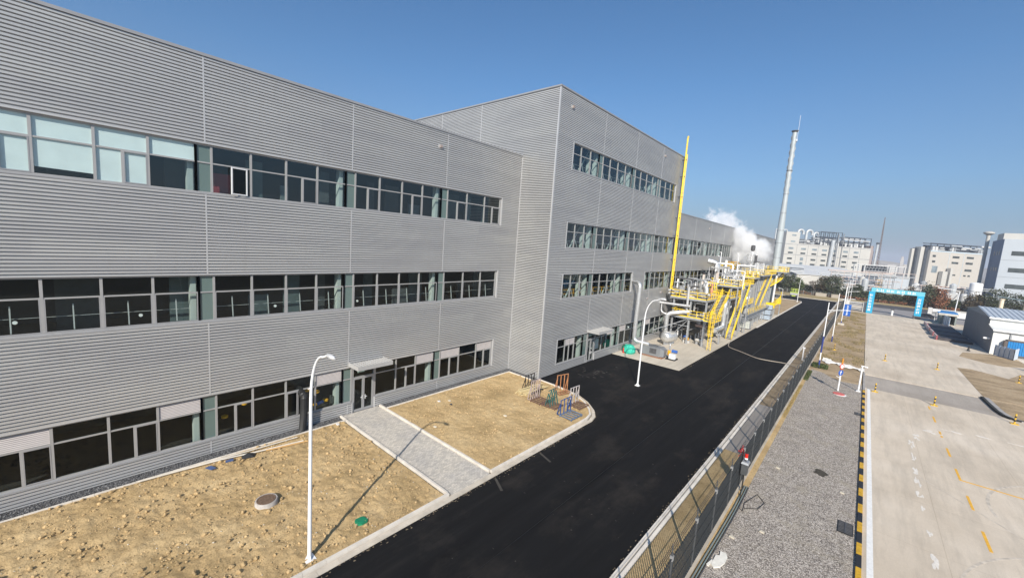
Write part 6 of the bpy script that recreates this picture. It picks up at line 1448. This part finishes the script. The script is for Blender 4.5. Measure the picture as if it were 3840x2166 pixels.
for z in (14.9,8.9): f2.box(mb,-5,28,12,12.5,z,z+.45)
obj('rack_column',mb,FL,t); mb=MB()
for k in range(8):
    u=1.5+k*2; mb.bar(f2.p(u,12.3,9.2),f2.p(u+2,12.3,14.9),.2)
for z in (10.4,11.6,13.4): mb.bar(f2.p(1.5,12.8,z),f2.p(17.5,12.8,z),.35)
obj('truss',mb,FG,t); mb=MB(); f2.box(mb,1.8,17.4,14,14.5,9.3,14.6); obj('dark_screen',mb,FD,t)
for k in range(9):
    mb=MB(); z=3.2+k*1.3; f2.box(mb,17.8,21.2,11.6,11.9,z,z+.55); f2.box(mb,-4.7,-2.3,11.6,11.9,z,z+.5); obj('rack_slat',mb,FL,t)
rr=random.Random(17); PK=mat('pinkish lagged pipe',(.50,.42,.38),.6,0,.15,.3)
f3=Fr((30,300),(80,345))
for i in range(16):
    mb=MB(); z=2.2+i*.62; u=rr.uniform(-32,8); L_=rr.uniform(14,36); w=rr.uniform(-10,6)
    mb.tube([f3.p(u,w,z),f3.p(u+L_,w,z)],rr.uniform(.15,.4),6); 
    for q in np.arange(u+2,u+L_,7): mb.bar(f3.p(q,w,0),f3.p(q,w,z),.25)
    o=obj('site_pipe',mb,rr.choice([FL,FS,PK,PK,FG]),None,False,f3.p(u,w,z)); tag(o,'long pipe run on supports crossing the far site','pipe','pipe runs crossing the far site')
for i,(u,w,z,L_,m) in enumerate([(9,-22,6.4,24,PK),(9,-21,5.7,24,FL),(14,-24,3.6,13,WHITE),(33,-20,6.6,30,FG),(33,-20,5.6,30,FG)]):
    mb=MB(); mb.tube([f3.p(u,w,z),f3.p(u+L_,w,z)],.38 if i!=2 else .3,7)
    for q in np.arange(u+1,u+L_,6): mb.bar(f3.p(q,w,0),f3.p(q,w,z),.25)
    o=obj('elevated_pipe',mb,m,None,False,f3.p(u,w,z)); tag(o,['thick pinkish pipe on posts above the red brown tree','white pipe just under the thick pinkish one','short bright white pipe above the red brown tree','upper thin grey pipe in front of the right hand block','lower thin grey pipe in front of the right hand block'][i],'pipe')
t=thing('white_silo','fat white cylindrical silo left of the right hand block','silo',(71.8,298.4,0)); mb=MB(); mb.lathe((71.8,298.4,0),[(2.3,0),(2.3,9.3),(1.9,9.7),(.4,9.95)],20); obj('shell',mb,WHITE,t,True); mb=MB(); mb.lathe((71.8,298.4,5.4),[(2.38,0),(2.38,.25)],20); obj('ring',mb,FG,t)
for i,(x,lb) in enumerate(((56.8,'first pale stacked tank frame behind the red brown tree'),(60,'second pale stacked tank right of the frame'),(62.9,'third pale stacked tank behind the guard booth'),(65.3,'fourth pale stacked tank beside the big round tree'))):
    t=thing('storage_tank',lb,'tank',(x,232,0)); mb=MB(); mb.lathe((x,232,0),[(1.0,0),(1.0,2.9),(1.1,3.0),(1.0,3.1),(1.0,5.8),(.6,6.2)],14) if i else mb.box(x-1.6,x+1.6,231,233,0,6); obj('shell',mb,FL,t,i>0); mb=MB(); mb.bar((x-1.3,230.8,0),(x+1.3,230.8,5.6),.2); mb.bar((x-1.4,230.7,3.1),(x+1.4,230.7,3.1),.2); obj('ladder_frame',mb,FG,t)
mb=MB()
for x in (-40,-25,-10): pass
# left low racks under the chimney platform height
f4=Fr((-45,300),(-2,316))
for i in range(8):
    mb=MB(); z=4+i*.9; mb.tube([f4.p(0,i*.6,z),f4.p(48,i*.6,z+.2)],.3,6); 
    for q in np.arange(1,48,8): mb.bar(f4.p(q,i*.6,0),f4.p(q,i*.6,z),.3)
    o=obj('site_pipe',mb,[FL,FG,FD,FS][i%4],None,False,f4.p(0,0,z)); tag(o,'long pipe run on supports crossing the far site','pipe','pipe runs crossing the far site')
rr=random.Random(99)
for i in range(26):
    u=rr.uniform(-30,34); w=rr.uniform(-34,6); f5=f3; x=f5.p(u,w,0); h=rr.uniform(3,9); k=rr.random()
    mb=MB()
    if k<.4: mb.lathe(x,[(rr.uniform(.9,1.8),0)]*1+[(1.4,h*.9),(.5,h)],12); nm='site_tank'; lb='pale process tank among the pipe runs of the far site'; ct='tank'
    elif k<.7: f5.box(mb,u,u+rr.uniform(2,7),w,w+3,0,h*.6); nm='site_cabin'; lb='boxy cabin among the pipe runs of the far site'; ct='cabin'
    else:
        for q in (0,3,6): mb.bar(f5.p(u+q,w,0),f5.p(u+q,w,h),.3)
        for z in (h*.6,h): mb.bar(f5.p(u,w,z),f5.p(u+6,w,z),.35)
        nm='steel_portal'; lb='pale steel portal frame among the pipe runs of the far site'; ct='frame'
    o=obj(nm,mb,rr.choice([FL,FL,FS,FG,FW]),None,False,x); tag(o,lb,ct,ct+'s crowding the far site')
# distant skyline
FAR=mat('distant building',(.42,.40,.38),.8,0,.1,.02)
for i,(x,y,w,h,lb) in enumerate([(86,1247,6,39,'tall narrow distant tower on the horizon between the plants'),(70,1230,22,20,'low distant block left of the narrow tower'),(97,1260,20,22,'low distant block right of the narrow tower'),(52,1215,14,15,'lowest distant block on the horizon above the pipe rack')]):
    t=thing('distant_block',lb,'building',(x,y,0)); mb=MB(); mb.box(x-w/2,x+w/2,y,y+10,0,h*.86); obj('wall',mb,FAR,t); mb=MB(); mb.box(x-w/3,x+w/3,y+1,y+8,h*.86,h); obj('roof_block',mb,FAR,t)
mb=MB(); P=[]
for i in range(61):
    x=-700+i*40; P.append((x,2300+150*math.sin(i*.3),22+26*abs(noise.noise((i*.23,1,2)))+16*abs(noise.noise((i*.9,4,2)))))
for a,b in zip(P,P[1:]):
    mb.add([(a[0],a[1],-1),(b[0],b[1],-1),b,a,(a[0],a[1]+120,-1),(b[0],b[1]+120,-1)],[(0,1,2,3),(3,2,5,4)])
struct('hills',mb,mat('hill brown grey',(.20,.18,.15),.95,0,.2,.01))
# ------------------------------------------------------------------ trees
def leafmat(name,a,b):
    if name in MC: return MC[name]
    m,t,N,L,bs=nt(name); tc=N.new('ShaderNodeTexCoord'); g_=N.new('ShaderNodeNewGeometry')
    r=ramp(N,L,g_.outputs['Random Per Island'],[(0,a),(1,b)]); L.new(r.outputs[0],bs.inputs['Base Color']); bs.inputs['Roughness'].default_value=.7
    MC[name]=m; return m
LFD=leafmat('dark evergreen leaf',(.022,.035,.014),(.065,.075,.03)); LFR=leafmat('rust red leaf',(.16,.06,.03),(.30,.13,.06)); LFB=leafmat('brown green leaf',(.06,.045,.025),(.11,.085,.045)); LFG=leafmat('mid green leaf',(.03,.055,.015),(.09,.11,.03))
BARK=mat('bark',(.10,.08,.065),.9,0,.3,4.)
def crown(mb,c,rx,ry,rz,n,s,r):
    # leaves gathered in clumps over the crown's volume
    cl=[]
    for k in range(max(6,int(n/40))):
        a=r.uniform(0,6.283);u=r.uniform(-.75,1);q=math.sqrt(max(0,1-u*u))*r.uniform(.55,1.0); cl.append((c[0]+rx*q*math.cos(a),c[1]+ry*q*math.sin(a),c[2]+rz*u*r.uniform(.6,1)))
    for k in range(n):
        p=Vector(cl[k%len(cl)])+Vector((r.gauss(0,.22*rx),r.gauss(0,.22*ry),r.gauss(0,.18*rz)))
        a=Vector((r.uniform(-1,1),r.uniform(-1,1),r.uniform(-1,1))).normalized(); b=a.cross(Vector((r.uniform(-1,1),r.uniform(-1,1),r.uniform(-1,1)))).normalized(); w=s*r.uniform(.6,1.3)
        mb.quad(p-a*w,p-b*w*.6,p+a*w,p+b*w*.6)
def tree(lab,x,y,h,rw,leaf,seed,n=1500,low=.12,grp='trees along the far public road',s=.28):
    r=random.Random(seed); t=thing('tree',lab,'tree',(x,y,0),grp)
    mb=MB(); P=[(x,y,0),(x+.1,y,h*.25),(x+.2*r.uniform(-1,1),y,h*.6)]; mb.tube(P,[.22,.16,.07],7)
    for k in range(7):
        a=r.uniform(0,6.28); z=h*r.uniform(.2,.5); mb.tube([(x,y,z),(x+rw*.35*math.cos(a),y+rw*.35*math.sin(a),z+h*.18),(x+rw*.7*math.cos(a),y+rw*.7*math.sin(a),z+h*.28)],[.09,.06,.02],5,False)
    obj('trunk',mb,BARK,t)
    mb=MB(); zc=h*(low+1)/2; crown(mb,(x,y,zc),rw,rw,h*(1-low)/2,n,s,r); obj('crown',mb,leaf,t); return t
tree('dark evergreen tree right behind the chimney foot',3.5,216,8.6,2.6,LFD,1); tree('second dark evergreen right of the chimney',7.0,217,6.8,2.4,LFG,2)
tree('big round dark tree in front of the white sheds',19.6,216,9.5,3.4,LFD,3,2200); tree('brownish tree on the left shoulder of the big round one',16.2,216.5,8.0,2.3,LFB,4)
tree('dark tree right of the blue arch',48.6,215,8.9,2.6,LFD,5); tree('rust red tree next to the dark one right of the arch',51.6,215.5,8.0,2.7,LFR,6,1700); tree('big bushy dark tree behind the grey warehouse',66.5,222,9.0,4.2,LFD,7,2600); tree('lower dark tree left of the big bushy one',61.5,221,6.8,2.4,LFB,8); tree('dark tree at the right picture edge behind the cream columns',73,222,8.4,3.2,LFD,9,1800)
tree('reddish tree peeping over the top right of the arch',44.5,220,7.2,2.0,LFB,10,1200); tree('dark tree behind the left leg of the arch',27.5,222,6.6,2.3,LFD,12,1300)
# bare tree
r=random.Random(4); t=thing('tree','leafless grey tree in front of the white shed','tree',(13.4,217,0),'trees along the far public road'); mb=MB(); mb.tube([(13.4,217,0),(13.5,217,2.6)],[.16,.1],6)
def br(p,d,l,k):
    q=p+d*l; mb.tube([p,q],[.02+.025*k,.012+.02*k],4,False)
    if k>0:
        for _ in range(4): br(q,(d+Vector((r.uniform(-.8,.8),r.uniform(-.6,.6),r.uniform(-.1,.5)))).normalized(),l*.68,k-1)
for _ in range(5): br(Vector((13.5,217,2.3)),Vector((r.uniform(-.6,.6),r.uniform(-.5,.5),1)).normalized(),1.8,3)
obj('trunk',mb,mat('grey bark',(.22,.19,.17),.9),t)
def hedge(name,lab,x0,x1,y,dy,h,leaf,n,seed,s=.32):
    r=random.Random(seed); mb=MB()
    for k in range(n):
        x=r.uniform(x0,x1); hh=h*(.8+.35*noise.noise((x*.25,seed,0))+.12*noise.noise((x*1.1,seed,3))); u=r.random(); p=Vector((x,y+r.uniform(-dy,dy)*(1-.3*u),hh*u**.75)); a=Vector((r.uniform(-1,1),r.uniform(-1,1),r.uniform(-1,1))).normalized(); b=a.cross(Vector((r.uniform(-1,1),r.uniform(-1,1),r.uniform(-1,1)))).normalized(); w=s*r.uniform(.6,1.4)
        mb.quad(p-a*w,p-b*w*.6,p+a*w,p+b*w*.6)
    o=obj(name,mb,leaf,None,False,((x0+x1)/2,y,0)); tag(o,lab,None,None,'stuff')
hedge('hedge','dark unbroken hedge behind the far side road',-40,23.5,221,1.6,5.2,LFD,9500,3)
hedge('hedge','dark hedge seen through the blue arch',23.5,58,220,1.6,4.8,LFD,7500,4); hedge('hedge','low dark hedge behind the guard booth and warehouse',56,95,226,1.5,3.6,LFB,5200,5)
hedge('undergrowth','reddish brown undergrowth at the foot of the far hedge',-30,58,218.2,.8,1.3,LFR,2500,6,.25)
hedge('weeds','green weeds at the foot of the first tall pole',25.8,27.6,65.4,1.3,.55,LFG,900,7,.10); hedge('weeds','thin green weeds along the fence by the gravel',25.7,26.2,58.5,3.2,.4,LFG,700,8,.07); hedge('weeds','yellow green tufts along the fence foot nearby',25.7,26.0,46,8,.25,leafmat('straw leaf',(.25,.18,.06),(.35,.27,.09)),900,9,.05)
r=random.Random(5)
for nm,lb,n,xa,xb,ya,yb,lf,s in (('scrub_tufts','scattered dry tufts over the scrub beside the poles',3800,26,31.3,72,158,leafmat('dry tuft leaf',(.10,.09,.035),(.30,.22,.10)),.12),):
    mb=MB()
    for k in range(n):
        x=r.uniform(xa,xb);y=r.uniform(ya,yb)
        if noise.noise((x*.5,y*.25,3))<.05: continue
        for _ in range(3):
            p=Vector((x+r.gauss(0,.15),y+r.gauss(0,.15),.05)); mb.add([p-Vector((s*.3,0,0)),p+Vector((s*.3,0,0)),p+Vector((r.uniform(-.1,.1),r.uniform(-.1,.1),s*r.uniform(1,2.4)))],[(0,1,2)])
    o=obj(nm,mb,lf,None,False,(28.5,110,0)); tag(o,lb,None,None,'stuff')
# far chain fence in front of the hedge
t=thing('road_fence','low grey fence running in front of the far hedge','fence',(-5,214.6,0)); mb=MB()
for x in np.arange(-50,22,3): mb.box(x-.06,x+.06,214.55,214.65,.0,1.9)
obj('fence_posts',mb,FG,t)['kind']='stuff'; mb=MB()
for z in np.arange(.2,1.9,.28): mb.box(-50,22,214.58,214.62,z,z+.05)
obj('rail',mb,mat('dull green wire',(.10,.13,.11),.6),t)
for i,(x,y,w) in enumerate([(16.4,213.5,1.9),(21.2,213,1.2)]):
    mb=MB(); mb.box(x-w,x+w,y,y+.6,0,1.4); mb.box(x-w-.1,x+w+.1,y-.05,y+.65,1.401,1.55); o=obj('low_wall',mb,mat('stone beige',(.38,.34,.28),.9),None,False,(x,y,0)); tag(o,['wide beige stone wall block before the hedge','small beige stone wall block near the fence corner'][i],'wall')

# air between here and the far plants
hm=bpy.data.materials.new('air haze'); hm.use_nodes=True; hn=hm.node_tree.nodes; hn.remove(hn['Principled BSDF'])
hv=hn.new('ShaderNodeVolumePrincipled'); hv.inputs['Color'].default_value=(.80,.86,1,1); hv.inputs['Density'].default_value=.00025; hm.node_tree.links.new(hv.outputs[0],hn['Material Output'].inputs['Volume'])
mb=MB(); mb.box(-2600,2600,-2600,3600,-1.7,90); hz_=obj('haze',mb,hm); hz_['kind']='stuff'
# ------------------------------------------------------------------ light, sky, camera
W=bpy.data.worlds.new('World'); SC.world=W; W.use_nodes=True
N=W.node_tree.nodes; L=W.node_tree.links; bg=N['Background']
sk=N.new('ShaderNodeTexSky'); sk.sky_type='NISHITA'; sk.sun_disc=False
EL=math.radians(32.5); SD=Vector((.53,-.848,0)).normalized()
sk.sun_elevation=EL; sk.sun_rotation=math.atan2(SD.x,SD.y); sk.altitude=SKYALT; sk.air_density=AIR; sk.dust_density=DUST; sk.ozone_density=OZ
tc=N.new('ShaderNodeTexCoord'); sp=N.new('ShaderNodeSeparateXYZ'); L.new(tc.outputs['Generated'],sp.inputs[0])
hz=ramp(N,L,sp.outputs[2],[(0.0,(.95,.95,.95)),(.05,(.75,.75,.75)),(.16,(.36,.36,.36)),(.34,(.08,.08,.08)),(.55,(0,0,0))])
tint=mixc(N,L,1.0,sk.outputs[0],(.62,.98,1.22),'MULTIPLY')
cc=mixc(N,L,hz.outputs[0],tint,HZC)
L.new(cc,bg.inputs[0]); bg.inputs[1].default_value=SKYS
sd=bpy.data.lights.new('sun','SUN'); so=bpy.data.objects.new('sun',sd); COL.objects.link(so)
sd.energy=SUNE; sd.angle=math.radians(.5); sd.color=(1,.93,.83)
dirv=-(SD*math.cos(EL)+Vector((0,0,math.sin(EL)))); so.rotation_euler=dirv.to_track_quat('-Z','Y').to_euler(); so.location=(60,-60,80)
cd=bpy.data.cameras.new('camera'); co=bpy.data.objects.new('camera',cd); COL.objects.link(co)
co.location=(29.9164,-6.0879,14.8838); co.rotation_euler=(1.4508,-.0688,.7254)
cd.sensor_width=36; cd.lens=1508.5244/3840*36; cd.clip_end=6000; cd.clip_start=.1
SC.camera=co
SC.view_settings.view_transform='Standard'; SC.view_settings.look='None'; SC.view_settings.exposure=EXPO; SC.view_settings.gamma=1
SC.cycles.max_bounces=8; SC.cycles.transparent_max_bounces=12; SC.cycles.diffuse_bounces=3; SC.cycles.glossy_bounces=3; SC.cycles.volume_bounces=8
try: SC.cycles.use_denoising=True
except Exception: pass
